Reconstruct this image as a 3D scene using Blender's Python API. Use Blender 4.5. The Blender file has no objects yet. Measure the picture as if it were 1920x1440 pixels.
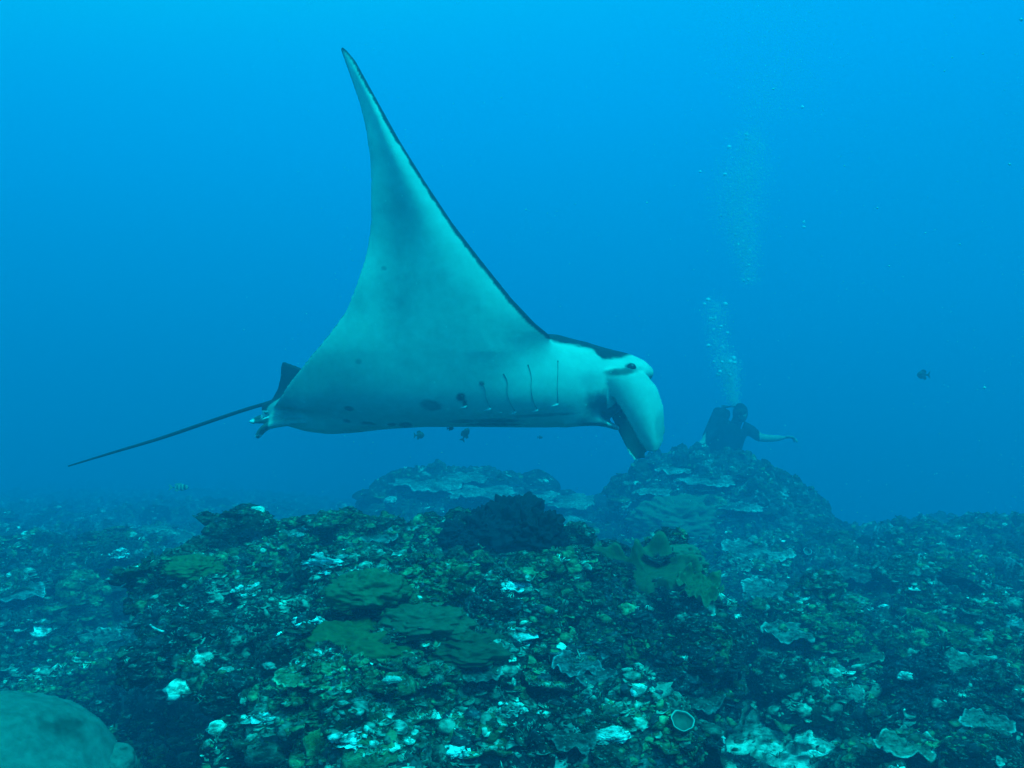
import bpy, math, random
import numpy as np
from mathutils import Vector, Matrix
rng = np.random.default_rng(11); random.seed(11)
sc = bpy.context.scene
C = sc.collection
# ------------------------------------------------------------------ camera, water light, sun, exposure
F = 1598.0                                    # focal length in pixels of a 1920 px wide picture
cam = bpy.data.objects.new('camera', bpy.data.cameras.new('camera'))
cam.data.sensor_width = 36; cam.data.lens = 36 * F / 1920
cam.data.clip_start = .02; cam.data.clip_end = 400
cam.rotation_euler = (math.radians(90), 0, 0); C.objects.link(cam); sc.camera = cam
sc.render.resolution_x, sc.render.resolution_y = 1024, 768
sc.view_settings.view_transform = 'Standard'; sc.view_settings.look = 'None'
sc.view_settings.exposure = .3; sc.view_settings.gamma = 1
try: sc.view_settings.use_curve_mapping = False
except Exception: pass
sc.render.engine = 'CYCLES'
sc.cycles.volume_bounces = 1
DENS = .110
w = bpy.data.worlds.new('World'); sc.world = w; w.use_nodes = True
nt = w.node_tree; nt.nodes.clear()
tc = nt.nodes.new('ShaderNodeTexCoord')
dt = nt.nodes.new('ShaderNodeVectorMath'); dt.operation = 'DOT_PRODUCT'
dt.inputs[1].default_value = Vector((-.15, .0, .98)).normalized()      # light falls steeper from the left
nt.links.new(tc.outputs['Generated'], dt.inputs[0])
mp = nt.nodes.new('ShaderNodeMapRange'); mp.inputs[1].default_value = -1; mp.inputs[2].default_value = 1
nt.links.new(dt.outputs['Value'], mp.inputs[0])
cr = nt.nodes.new('ShaderNodeValToRGB'); cr.color_ramp.interpolation = 'B_SPLINE'
E = cr.color_ramp.elements
stops = [(0, (.0, .015, .05)), (.36, (.0, .06, .20)), (.48, (.0, .15, .39)), (.56, (.0, .29, .64)),
         (.64, (.0, .43, 1.02)), (.74, (.0, .57, 1.22)), (1.0, (.004, 1.9, 1.7))]
E[0].position = 0; E[0].color = (*stops[0][1], 1); E[1].position = 1; E[1].color = (*stops[-1][1], 1)
for p, c in stops[1:-1]:
    e = E.new(p); e.color = (*c, 1)
nt.links.new(mp.outputs[0], cr.inputs[0])
bg = nt.nodes.new('ShaderNodeBackground'); bg.inputs['Strength'].default_value = 1.0
nt.links.new(cr.outputs[0], bg.inputs['Color'])
wo = nt.nodes.new('ShaderNodeOutputWorld'); nt.links.new(bg.outputs[0], wo.inputs['Surface'])
sl = bpy.data.lights.new('sun', 'SUN'); sl.energy = 4.2; sl.angle = math.radians(10); sl.color = (.004, .98, .93)
sun = bpy.data.objects.new('sun', sl); C.objects.link(sun)
sun.rotation_euler = Vector((.34, -.62, 1)).normalized().to_track_quat('Z', 'Y').to_euler()

# ------------------------------------------------------------------ helpers
def pt(px, py, d): return Vector(((px - 960) / F * d, d, (720 - py) / F * d))
def ptn(px, py, d): return np.array([(px - 960) / F * d, d, (720 - py) / F * d])
_perm = rng.permutation(256); _perm = np.concatenate([_perm, _perm, _perm])
_g = rng.normal(size=(256, 3)); _g /= np.linalg.norm(_g, axis=1)[:, None]
def perlin(P):
    Pi = np.floor(P).astype(np.int64); f = P - Pi; Pi &= 255
    u = f * f * f * (f * (f * 6 - 15) + 10); out = 0
    for dx in (0, 1):
        for dy in (0, 1):
            for dz in (0, 1):
                h = _perm[_perm[_perm[Pi[:, 0] + dx] + Pi[:, 1] + dy] + Pi[:, 2] + dz] & 255
                g = _g[h]
                v = g[:, 0] * (f[:, 0] - dx) + g[:, 1] * (f[:, 1] - dy) + g[:, 2] * (f[:, 2] - dz)
                wx = u[:, 0] if dx else 1 - u[:, 0]; wy = u[:, 1] if dy else 1 - u[:, 1]; wz = u[:, 2] if dz else 1 - u[:, 2]
                out = out + v * wx * wy * wz
    return out * 1.5
def fbm(P, oct=4, ridge=False):
    r = 0; a = 1; s = 0
    for i in range(oct):
        n = perlin(P * 2 ** i + 17.3 * i)
        if ridge: n = 1 - 2 * np.abs(n)
        r = r + a * n; s += a; a *= .55
    return r / s
def worley2(P, jit=.9):
    """distance to the nearest random point of a jittered plane grid, and that cell's random number"""
    Pi = np.floor(P).astype(np.int64); best = np.full(len(P), 9.); cid = np.zeros(len(P))
    for dx in (-1, 0, 1):
        for dy in (-1, 0, 1):
            c = Pi + (dx, dy)
            h = _perm[_perm[c[:, 0] & 255] + (c[:, 1] & 255)]
            jx = .5 + jit * (_perm[h] / 255. - .5); jy = .5 + jit * (_perm[h + 57] / 255. - .5)
            d = np.hypot(c[:, 0] + jx - P[:, 0], c[:, 1] + jy - P[:, 1])
            m = d < best; best = np.where(m, d, best); cid = np.where(m, h / 255., cid)
    return best, cid
def fast_mesh(name, V, Fc, col=None, smooth=True):
    me = bpy.data.meshes.new(name); Fc = np.asarray(Fc, dtype=np.int32); V = np.asarray(V, dtype=np.float32)
    k = Fc.shape[1]
    me.vertices.add(len(V)); me.vertices.foreach_set('co', V.ravel())
    me.loops.add(Fc.size); me.loops.foreach_set('vertex_index', Fc.ravel())
    me.polygons.add(len(Fc)); me.polygons.foreach_set('loop_start', np.arange(0, Fc.size, k, dtype=np.int32))
    me.polygons.foreach_set('use_smooth', np.full(len(Fc), smooth))
    me.update(calc_edges=True); me.validate()
    if col is not None: set_col(me, col)
    return me
def set_col(me, col):
    a = me.color_attributes.new('Col', 'FLOAT_COLOR', 'POINT')
    c = np.ones((len(me.vertices), 4), dtype=np.float32); c[:, :3] = col
    a.data.foreach_set('color', c.ravel())
def grid_faces(nu, nv, wrap=False):
    i = np.arange(nu if wrap else nu - 1)[:, None]; j = np.arange(nv - 1)[None]
    i2 = (i + 1) % nu
    return np.stack([i * nv + j, i2 * nv + j, i2 * nv + j + 1, i * nv + j + 1], -1).reshape(-1, 4)
def add(name, me, mat=None, parent=None, loc=None, rot=None):
    o = bpy.data.objects.new(name, me)
    if mat is not None and me is not None and not me.materials: me.materials.append(mat)
    C.objects.link(o)
    if parent: o.parent = parent
    if loc is not None: o.location = loc
    if rot is not None: o.rotation_euler = rot
    return o
def tag(o, label=None, cat=None, group=None, kind=None):
    if label: o['label'] = label
    if cat: o['category'] = cat
    if group: o['group'] = group
    if kind: o['kind'] = kind
    return o
def empty(name, loc, label, cat, group=None, rot=(0, 0, 0)):
    o = bpy.data.objects.new(name, None); o.empty_display_size = .05; C.objects.link(o)
    o.location = loc; o.rotation_euler = rot
    return tag(o, label, cat, group)
def mottled(name, scale=42., lo=.32, hi=1.75, pale=.0, bump=.8, bdist=.012):
    """reef skin: the piece's own colour broken up by fine crusts, algae film and pits"""
    m = bpy.data.materials.new(name); m.use_nodes = True; n = m.node_tree; b = n.nodes['Principled BSDF']
    b.inputs['Roughness'].default_value = .85; b.inputs['Specular IOR Level'].default_value = .2
    t = n.nodes.new('ShaderNodeNewGeometry'); a = n.nodes.new('ShaderNodeAttribute'); a.attribute_name = 'Col'
    mpn = n.nodes.new('ShaderNodeMapping'); mpn.inputs['Scale'].default_value = (.75, 1, 1.6); n.links.new(t.outputs['Position'], mpn.inputs[0])
    def noise(sc_, det, a0, a1, b0, b1):
        z = n.nodes.new('ShaderNodeTexNoise'); z.inputs['Scale'].default_value = sc_; z.inputs['Detail'].default_value = det; z.inputs['Roughness'].default_value = .65
        n.links.new(mpn.outputs[0], z.inputs['Vector']); q = n.nodes.new('ShaderNodeMapRange'); q.inputs[1].default_value = a0; q.inputs[2].default_value = a1
        q.inputs[3].default_value = b0; q.inputs[4].default_value = b1; n.links.new(z.outputs['Fac'], q.inputs[0]); return z, q
    z1, q1 = noise(scale, 6, .38, .62, lo, hi); z2, q2 = noise(scale * 2.3, 4, .56, .66, 0, pale); z3, q3 = noise(scale * .14, 4, .38, .62, .38, 1.6)
    s1 = n.nodes.new('ShaderNodeVectorMath'); s1.operation = 'SCALE'; n.links.new(a.outputs['Color'], s1.inputs[0]); n.links.new(q1.outputs[0], s1.inputs['Scale'])
    s2 = n.nodes.new('ShaderNodeVectorMath'); s2.operation = 'SCALE'; n.links.new(s1.outputs[0], s2.inputs[0]); n.links.new(q3.outputs[0], s2.inputs['Scale'])
    mx = n.nodes.new('ShaderNodeMix'); mx.data_type = 'RGBA'; n.links.new(q2.outputs[0], mx.inputs[0]); n.links.new(s2.outputs[0], mx.inputs[6]); mx.inputs[7].default_value = (.45, .52, .46, 1)
    n.links.new(mx.outputs[2], b.inputs['Base Color'])
    bp = n.nodes.new('ShaderNodeBump'); bp.inputs['Strength'].default_value = bump; bp.inputs['Distance'].default_value = bdist
    n.links.new(z1.outputs['Fac'], bp.inputs['Height']); n.links.new(bp.outputs[0], b.inputs['Normal'])
    return m
def material(name, col=None, rough=.8, spec=.25, vcol=True, var=.35, scale=40, bump=.4, bdist=.004):
    m = bpy.data.materials.new(name); m.use_nodes = True; n = m.node_tree; b = n.nodes['Principled BSDF']
    b.inputs['Roughness'].default_value = rough; b.inputs['Specular IOR Level'].default_value = spec
    t = n.nodes.new('ShaderNodeTexCoord')
    nz = n.nodes.new('ShaderNodeTexNoise'); nz.inputs['Scale'].default_value = scale; nz.inputs['Detail'].default_value = 5
    n.links.new(t.outputs['Object'], nz.inputs['Vector'])
    mr = n.nodes.new('ShaderNodeMapRange'); mr.inputs[1].default_value = .25; mr.inputs[2].default_value = .75
    mr.inputs[3].default_value = 1 - var; mr.inputs[4].default_value = 1 + var
    n.links.new(nz.outputs['Fac'], mr.inputs[0])
    mx = n.nodes.new('ShaderNodeVectorMath'); mx.operation = 'SCALE'
    if vcol:
        a = n.nodes.new('ShaderNodeAttribute'); a.attribute_name = 'Col'; n.links.new(a.outputs['Color'], mx.inputs[0])
    else: mx.inputs[0].default_value = col
    n.links.new(mr.outputs[0], mx.inputs['Scale']); n.links.new(mx.outputs[0], b.inputs['Base Color'])
    if bump:
        bp = n.nodes.new('ShaderNodeBump'); bp.inputs['Strength'].default_value = bump; bp.inputs['Distance'].default_value = bdist
        n.links.new(nz.outputs['Fac'], bp.inputs['Height']); n.links.new(bp.outputs[0], b.inputs['Normal'])
    return m
M_reef = mottled('reef_rock', 34, .2, 1.8, .4)
M_coral = mottled('coral_skin', 55, .28, 1.9, .45, bdist=.008)
M_soft = material('soft_coral_skin', scale=60, var=.3, bump=.35, bdist=.006, rough=.75)
M_skin = material('ray_skin', scale=22, var=.09, bump=.2, bdist=.005, rough=.62, spec=.3)
M_dark = material('wet_black', col=(.02, .022, .025), vcol=False, rough=.35, spec=.5, var=.2)
M_fish = material('fish_scales', scale=90, var=.25, bump=.2, rough=.5, spec=.4)
M_diver = material('diver_surface', scale=30, var=.25, bump=.3, rough=.7)
M_bub = material('air_bubble', col=(.9, .9, .9), vcol=False, rough=.15, spec=.8, var=.05, bump=0)
M_speck = material('drifting_speck', col=(.8, .8, .75), vcol=False, var=.2, bump=0)

# ------------------------------------------------------------------ the reef floor
def sst(e0, e1, x):
    t = np.clip((x - e0) / (e1 - e0), 0, 1); return t * t * (3 - 2 * t)
def floor_base(x, y):
    r = np.maximum(np.hypot(x, y), .3); a = x / np.maximum(np.abs(y), .3 * r + .05)
    yy = np.hypot(x * .35, y)
    zl = np.interp(yy, [0, 1, 2, 4, 8, 14, 25, 60, 130], [-1.15, -1.15, -1.24, -1.33, -1.56, -2.1, -3.2, -6, -12])
    zc = np.interp(yy, [0, 1, 2, 4, 6, 9, 14, 25, 60, 130], [-1.0, -1.0, -1.1, -1.25, -1.38, -1.70, -2.3, -3.7, -7, -13])
    zr = np.interp(yy, [0, 1, 2, 4, 7, 9, 12, 20, 60, 130], [-.88, -.88, -.94, -1.1, -1.33, -1.68, -2.7, -4.4, -9, -14])
    tl = sst(-.05, -.4, a); tr = sst(.05, .38, a)
    return zc + (zl - zc) * tl + (zr - zc) * tr
def rock_relief(P, k=1.0):
    """craggy relief: knobs, ledges and pits"""
    P = P.astype(np.float64)
    d1, c1 = worley2(P[:, :2] * 3.1 + .35 * np.stack([perlin(P * 5), perlin(P * 5 + 9)], -1))
    d2, c2 = worley2(P[:, :2] * 9.5 + .3 * np.stack([perlin(P * 14), perlin(P * 14 + 9)], -1))
    k1 = np.sqrt(np.maximum(0, .30 - d1 ** 2)) * (c1 > .35) * (.4 + c1)
    k2 = np.sqrt(np.maximum(0, .32 - d2 ** 2)) * (c2 > .3) * (.3 + c2)
    return k * (.085 * fbm(P * 1.1, 3) + .13 * k1 + .060 * k2 + .045 * fbm(P * 6, 3, True) + .018 * fbm(P * 24, 2, True))
def est(px, py, z0=-.66):
    d = z0 * F / (720 - py); return (px - 960) / F * d, d
GULLY = [(450, 1345, .10, .10), (520, 1420, .10, .10), (1400, 1255, .11, .16), (1360, 1180, .09, .12), (1180, 1230, .12, .09), (1290, 1270, .08, .10), (1010, 1330, .08, .06), (1240, 1160, .09, .08), (900, 1330, .07, .05), (1460, 1330, .08, .10)]
SWELL = [(600, 1070, .28, .05), (740, 1260, .16, .06), (960, 1200, .12, .05), (1120, 1370, .12, .05), (640, 1370, .12, .05), (1220, 1100, .16, .05), (430, 1080, .15, .05)]
def sculpt(x, y):
    h = 0 * x
    for px, py, r_, dp_ in GULLY:
        cx, cy = est(px, py); h = h - 1.5 * dp_ * np.exp(-(((x - cx) ** 2 + ((y - cy) * .75) ** 2) / r_ ** 2) ** 1.5)
    for px, py, r_, dp_ in SWELL:
        cx, cy = est(px, py); h = h + dp_ * np.exp(-(((x - cx) ** 2 + (y - cy) ** 2) / r_ ** 2))
    return h
def reef_colour(P, h=None):
    """patches of algae, bare rock, pale coralline crust and sand"""
    P = P.astype(np.float64)
    dark = np.array([.018, .028, .032]); mid = np.array([.07, .10, .085]); green = np.array([.045, .075, .035]); pale = np.array([.42, .46, .42])
    n1 = fbm(P * 2.3, 3); n2 = fbm(P * 13 + 5, 3); n3 = fbm(P * 34 + 2, 2)
    c = dark + (mid - dark) * sst(-.25, .35, n1 + n2)[:, None]
    c = c + (green - c) * (sst(.05, .4, fbm(P * 3.4 + 31, 3)) * .7)[:, None]
    c = c + (pale - c) * (sst(.22, .5, n2 + .5 * n3 + .35 * fbm(P * 1.7 + 60, 2)) * .75)[:, None]
    return c
SAND = [(*ptn(1430, 1385, 2.2)[:2], .22), (*ptn(1570, 1405, 2.15)[:2], .13), (*ptn(1365, 1325, 2.4)[:2], .10)]
def sand_mask(x, y):
    m = np.zeros(len(x))
    for cx, cy, r in SAND: m = np.maximum(m, 1 - np.hypot(x - cx, (y - cy) * .8) / r)
    return sst(.0, .45, m + .35 * fbm(np.stack([x * 9, y * 9, x * 0], -1), 3))
ang = np.concatenate([np.radians(np.linspace(-180, -46, 40, endpoint=False)), np.radians(np.linspace(-46, 46, 720)),
                      np.radians(np.linspace(46, 180, 41)[1:-1])])
rad = np.concatenate([[.05, .3], np.geomspace(.6, 26, 430), np.geomspace(28, 130, 14)])
A, R = np.meshgrid(ang, rad, indexing='ij')
X = (R * np.sin(A)).ravel(); Y = (R * np.cos(A)).ravel(); Z = floor_base(X, Y)
P = np.stack([X, Y, Z * 0], -1)
amp = np.clip(np.hypot(X, Y) / 2.2, .8, 1.5)
sm = sand_mask(X, Y)
Zb = Z + rock_relief(P) * amp * (1 - .45 * sm) + .22 * fbm(P * .55 + 40, 2) * sst(3, 8, np.hypot(X, Y))
P3 = np.stack([X + .02 * fbm(P * 9 + 3, 2), Y + .03 * fbm(P * 9 + 8, 2), Zb], -1)
col = reef_colour(P3)
col = col + (np.array([.50, .56, .48]) - col) * (sm * sst(-.35, .15, fbm(P3 * 16, 3)))[:, None]
seabed = add('seabed', fast_mesh('seabed', P3, grid_faces(len(ang), len(rad), True), col), M_reef)
tag(seabed, kind='structure')
print('seabed', len(P3))

# ------------------------------------------------------------------ rocky outcrops
def outcrop(label, ctr, bound, ztop, zbot, nu, nv, tilt=(0, 0), under=.0, k=1., edge=.82, dome=.1, seed=0.):
    """ctr, boundary points in plan; a lumpy top that rolls over into a side wall"""
    bx = np.array(bound) - np.array(ctr); an = np.arctan2(bx[:, 1], bx[:, 0]); rr = np.hypot(*bx.T)
    o = np.argsort(an); an = an[o]; rr = rr[o]
    u = np.linspace(-math.pi, math.pi, nu, endpoint=False)
    r = np.interp(u, np.concatenate([[an[-1] - 2 * math.pi], an, [an[0] + 2 * math.pi]]), np.concatenate([[rr[-1]], rr, [rr[0]]]))
    ker = np.hanning(max(5, nu // 22)); ker /= ker.sum(); kk = len(ker)
    r = np.convolve(np.concatenate([r[-kk:], r, r[:kk]]), ker, 'same')[kk:-kk]
    t = np.linspace(0, 1, nv)
    top = .62
    rho = np.where(t < top, (t / top) ** .85 * 1.0, 1 - under * np.sin(np.clip((t - top) / (1 - top), 0, 1) * math.pi))
    down = np.where(t < top, 0, ((t - top) / (1 - top)))
    U, T = np.meshgrid(u, t, indexing='ij'); RH = np.broadcast_to(rho, U.shape); DN = np.broadcast_to(down, U.shape)
    Rb = r[:, None]
    x = (ctr[0] + RH * Rb * np.cos(U)).ravel(); y = (ctr[1] + RH * Rb * np.sin(U)).ravel()
    rh = RH.ravel(); dn = DN.ravel()
    zt = ztop + tilt[0] * (x - ctr[0]) + tilt[1] * (y - ctr[1]) - dome * rh ** 2 - .10 * k * np.clip((rh - edge) / (1 - edge), 0, 1) ** 2
    z = zt + (zbot - zt) * dn
    V = np.stack([x, y, z], -1)
    G = V + seed
    side = sst(.93, 1.0, rh) * (dn > 0)
    nx = np.cos(U).ravel(); ny = np.sin(U).ravel()
    rel = rock_relief(np.stack([G[:, 0], G[:, 1], 0 * x], -1), k)
    rs = k * (.13 * fbm(G * 2.2, 3) + .05 * fbm(G * 8, 3, True) + .016 * fbm(G * 24, 2, True))
    soft = np.clip((rh - .75) / .25, 0, 1)
    V[:, 0] += nx * rs * soft; V[:, 1] += ny * rs * soft
    V[:, 2] += (rel + (sculpt(x, y) if seed == 3. else 0)) * (1 - dn)
    V[:, 2] += k * .05 * fbm(G * 3.1 + 7, 2)
    me = fast_mesh('outcrop', V, grid_faces(nu, nv, True), reef_colour(V + seed))
    o = add('reef_outcrop', me, M_reef)
    return tag(o, label, 'reef rock')
main_rock = outcrop('large craggy coral-crusted outcrop filling the foreground below the ray', (-.1, 2.3),
    [(-1.16, 2.75), (-.95, 3.1), (-.2, 3.25), (.25, 3.15), (.62, 2.72), (.58, 2.35), (.43, 2.0), (.35, 1.7), (.16, 1.25), (-.3, 1.15), (-.42, 1.5), (-.62, 1.95), (-1.02, 2.35)],
    -.640, -1.5, 720, 440, tilt=(-.02, .075), under=.34, edge=.88, k=.85, dome=.03, seed=3.)
right_rock = outcrop('tall dark reef mound with the diver behind its top', (1.95, 8.1),
    [(.95, 8.0), (1.3, 7.2), (2.0, 6.9), (2.7, 7.3), (3.0, 8.0), (2.6, 8.9), (1.8, 9.2), (1.2, 8.8)],
    -.76, -1.8, 300, 210, tilt=(-.10, .10), under=.22, k=1.15, dome=.42, seed=9.)
back_rock = outcrop('low faded mound topped with table corals behind the ray belly', (-.65, 9.6),
    [(-1.7, 9.5), (-1.3, 8.8), (-.3, 8.5), (.7, 8.7), (1.6, 9.4), (.8, 10.4), (-.8, 10.6)],
    -1.02, -2.2, 260, 190, tilt=(-.13, .12), under=.05, k=.9, dome=.38, seed=15.)
ridge_rock = outcrop('long low reef ridge fading out at the far right', (5.3, 9.2),
    [(3.5, 9.2), (4.2, 8.2), (5.6, 7.9), (7.2, 8.4), (7.6, 9.4), (6, 10.3), (4.2, 10.2)],
    -1.62, -2.7, 260, 170, tilt=(.02, .06), under=.05, k=1.2, dome=.3, seed=21.)
left_rock = outcrop('low algae-covered reef shelf at the far left edge', (-2.75, 4.9),
    [(-3.9, 4.8), (-3.4, 4.0), (-2.6, 3.9), (-2.05, 4.5), (-2.0, 5.3), (-2.8, 5.9), (-3.6, 5.6)],
    -1.08, -1.7, 260, 170, tilt=(-.03, .04), under=.05, k=.9, dome=.12, seed=27.)
GROUND = [seabed, main_rock, right_rock, back_rock, ridge_rock, left_rock]
dg = bpy.context.evaluated_depsgraph_get(); dg.update()
def cast(org, d, maxd=40):
    best = None
    for o in GROUND:
        ok, loc, nor, _ = o.ray_cast(org, d, distance=maxd)
        if ok:
            dd = (loc - org).length
            if best is None or dd < best[0]: best = (dd, loc, nor)
    return best
ZERO = Vector((0, 0, 0))
def hit(px, py):
    b = cast(ZERO, pt(px, py, 1).normalized())
    if b is None: b = (5, pt(px, py, 5), Vector((0, 0, 1)))
    return b[1].copy(), (b[2] if b[2].z > 0 else -b[2]).copy()
def drop(x, y):
    b = cast(Vector((x, y, 3)), Vector((0, 0, -1)))
    return b[1].z if b else -1

# ------------------------------------------------------------------ reef growth too dense to count
def ico():
    p = (1 + 5 ** .5) / 2
    v = np.array([(-1, p, 0), (1, p, 0), (-1, -p, 0), (1, -p, 0), (0, -1, p), (0, 1, p), (0, -1, -p), (0, 1, -p), (p, 0, -1), (p, 0, 1), (-p, 0, -1), (-p, 0, 1)]) / math.hypot(1, p)
    f = np.array([(0, 11, 5), (0, 5, 1), (0, 1, 7), (0, 7, 10), (0, 10, 11), (1, 5, 9), (5, 11, 4), (11, 10, 2), (10, 7, 6), (7, 1, 8), (3, 9, 4), (3, 4, 2), (3, 2, 6), (3, 6, 8), (3, 8, 9), (4, 9, 5), (2, 4, 11), (6, 2, 10), (8, 6, 7), (9, 8, 1)])
    return v, f
def subdiv(v, f):
    v = list(map(tuple, v)); mid = {}; nf = []
    def m(a, b):
        k = (min(a, b), max(a, b))
        if k not in mid:
            q = (np.array(v[a]) + np.array(v[b])); q /= np.linalg.norm(q); mid[k] = len(v); v.append(tuple(q))
        return mid[k]
    for a, b, c in f:
        ab, bc, ca = m(a, b), m(b, c), m(c, a); nf += [(a, ab, ca), (b, bc, ab), (c, ca, bc), (ab, bc, ca)]
    return np.array(v), np.array(nf)
def tpl_lump(seed):
    v, f = subdiv(*ico()); n = fbm(v * 1.6 + seed * 5.1, 2)
    v = v * (1 + .75 * n)[:, None] * (1, 1, .6); return v, f
def tpl_pebble(seed):
    v, f = ico(); r = np.random.default_rng(seed + 90); return v * (1 + .35 * r.normal(size=(12, 1))).clip(.4, 1.7) * (1.2, 1, .65), f
def tpl_plate(seed, n=9):
    r = np.random.default_rng(seed); a = np.linspace(0, 2 * math.pi, n, endpoint=False)
    rr = 1 + .28 * r.normal(size=n) * .8; rr = np.clip(rr, .45, 1.5)
    st = .75 + .5 * r.random()
    ring = np.stack([rr * np.cos(a), st * rr * np.sin(a), .18 * r.normal(size=n) + .12], -1)
    inner = ring * (.55, .55, .3); und = ring * (.9, .9, 1) + (0, 0, -.14); base = ring * (.3, .3, 0) + (0, 0, -.4)
    v = np.concatenate([inner, ring, und, base, [(0, 0, 0)]]); f = []
    for i in range(n):
        j = (i + 1) % n; f.append((4 * n, i, j))
        for k in range(3): f += [(k * n + i, (k + 1) * n + i, (k + 1) * n + j), (k * n + i, (k + 1) * n + j, k * n + j)]
    return v, np.array(f)
def tpl_tuft(seed, n=5):
    r = np.random.default_rng(seed); V = []; Fc = []
    for i in range(n):
        d = np.array([r.normal() * .6, r.normal() * .6, .7 + r.random() * .5]); b = np.array([r.normal() * .25, r.normal() * .25, -.1])
        s = np.cross(d, (0, 0, 1.)); s = s / (np.linalg.norm(s) + 1e-6) * .13; s2 = np.cross(d, s); s2 = s2 / np.linalg.norm(s2) * .13
        k = len(V); V += [b + s, b - .5 * s + s2, b - .5 * s - s2, b + d * .7 + s * .9, b + d * .7 - .5 * s + s2 * .9, b + d * .7 - .5 * s - s2 * .9, b + d]
        for q in range(3):
            q2 = (q + 1) % 3; Fc += [(k + q, k + q2, k + 3 + q2), (k + q, k + 3 + q2, k + 3 + q), (k + 3 + q, k + 3 + q2, k + 6)]
    return np.array(V), np.array(Fc)
def frames(N, spin, up=.5):
    n = N * (1 - up) + np.array([0, 0, 1.]) * up; n /= np.linalg.norm(n, axis=1)[:, None]
    t = np.stack([np.cos(spin), np.sin(spin), 0 * spin], -1); t = t - n * (t * n).sum(1)[:, None]; t /= np.linalg.norm(t, axis=1)[:, None]
    return np.stack([t, np.cross(n, t), n], -1)
def scatter(name, tpls, P, N, S, cols, label, cat, mat, up=.5, flat=1.):
    which = rng.integers(0, len(tpls), len(P)); VV = []; FF = []; CC = []; off = 0
    B = frames(N, rng.uniform(0, 6.28, len(P)), up)
    for k, (tv, tf) in enumerate(tpls):
        m = which == k; Bk = B[m]
        sc3 = S[m][:, None] * np.stack([rng.uniform(.8, 1.5, m.sum()), rng.uniform(.7, 1.1, m.sum()), flat * rng.uniform(.6, 1.2, m.sum())], -1)
        V = np.einsum('nij,nvj->nvi', Bk, tv[None] * sc3[:, None]) + P[m][:, None]
        Fk = tf[None] + (np.arange(m.sum()) * len(tv))[:, None, None] + off
        cc = cols[m][:, None] * np.clip(1 + .22 * rng.normal(size=(m.sum(), len(tv), 1)), .4, 1.7)
        VV.append(V.reshape(-1, 3)); FF.append(Fk.reshape(-1, 3)); CC.append(cc.reshape(-1, 3)); off += V.shape[0] * V.shape[1]
    V = np.concatenate(VV)
    o = add(name, fast_mesh(name, V, np.concatenate(FF), np.concatenate(CC)), mat)
    return tag(o, label, cat, kind='stuff')
def sample(n, jx=.5, band=(880, 1500)):
    Ps = []; Ns = []
    while len(Ps) < n:
        org = Vector((rng.normal() * jx * .4, rng.normal() * .12, abs(rng.normal()) * .18))
        d = pt(rng.uniform(-260, 2180), rng.uniform(*band), 1).normalized()
        b = cast(org, d, 16)
        if b and b[1].y > 1.0:
            nn = b[2] if b[2].dot(d) < 0 else -b[2]
            Ps.append(b[1]); Ns.append(nn)
    return np.array(Ps), np.array(Ns)
PAL = {'pale': (.5, .60, .50), 'teal': (.16, .24, .185), 'olive': (.08, .14, .065), 'brown': (.04, .06, .04), 'dark': (.02, .03, .035), 'cream': (.34, .42, .34)}
def palette(P, seed, wts):
    """kinds grow in patches: noise fields decide which colour rules where"""
    names = list(wts); sco = []
    for i, k in enumerate(names):
        sco.append(np.log(wts[k]) + 4.2 * fbm(P * 2.3 + seed + 13 * i, 3) + rng.gumbel(size=len(P)) * .5)
    idx = np.argmax(np.stack(sco), 0); c = np.array([PAL[k] for k in names])[idx]
    return c * np.clip(1 + .3 * rng.normal(size=(len(P), 1)), .4, 1.6)
def sizes(P, lo, hi):
    d = np.linalg.norm(P, axis=1); s = lo * (hi / lo) ** (rng.random(len(P)) ** 1.9); return s * (d / 2.2) ** .5
def tpl_head(seed):
    v, f = subdiv(*subdiv(*ico())); n = fbm(v * 1.3 + seed * 3.3, 2); n2 = fbm(v * 4.5 + seed, 3, True)
    return v * (1 + .5 * n + .22 * n2)[:, None] * (1, 1, .7), f
Ph, Nh = sample(950)
ch = palette(Ph, 8., dict(pale=.05, teal=.6, olive=1., brown=1.5, dark=1.5, cream=.12)) * .7
kp = rng.random(len(Ph)) > .9 * sand_mask(Ph[:, 0], Ph[:, 1]); Ph, Nh, ch = Ph[kp], Nh[kp], ch[kp]; hh = len(Ph) * 2 // 3
scatter('coral_head', [tpl_head(i) for i in range(10)], Ph[:hh], Nh[:hh], sizes(Ph[:hh], .022, .085), ch[:hh], 'knobbly coral heads of all sizes crowding the reef', 'coral', M_coral, up=.45)
scatter('coral_shelf', [tpl_plate(i + 40, 14) for i in range(8)], Ph[hh:] + Nh[hh:] * .012, Nh[hh:], sizes(Ph[hh:], .03, .085), ch[hh:], 'small shelves of plate coral jutting out all over the reef', 'coral', M_coral, up=.85, flat=.7)
GROUND += [bpy.data.objects['coral_head'], bpy.data.objects['coral_shelf']]; bpy.context.evaluated_depsgraph_get().update()
Ps, Ns = sample(46000)
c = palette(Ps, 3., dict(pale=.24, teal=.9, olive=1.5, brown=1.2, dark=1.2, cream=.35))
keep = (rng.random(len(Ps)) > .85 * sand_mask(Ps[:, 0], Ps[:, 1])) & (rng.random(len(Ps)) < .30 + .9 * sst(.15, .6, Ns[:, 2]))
wall = (c.mean(1) > .13) & (rng.random(len(Ps)) > sst(.1, .55, Ns[:, 2]))          # pale crusts left off steep walls, so these look darker, as if shaded
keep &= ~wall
Ps, Ns, c = Ps[keep], Ns[keep], c[keep]
q = len(Ps); a, b_ = int(q * .34), int(q * .70); a2 = int(q * .39)
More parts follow.
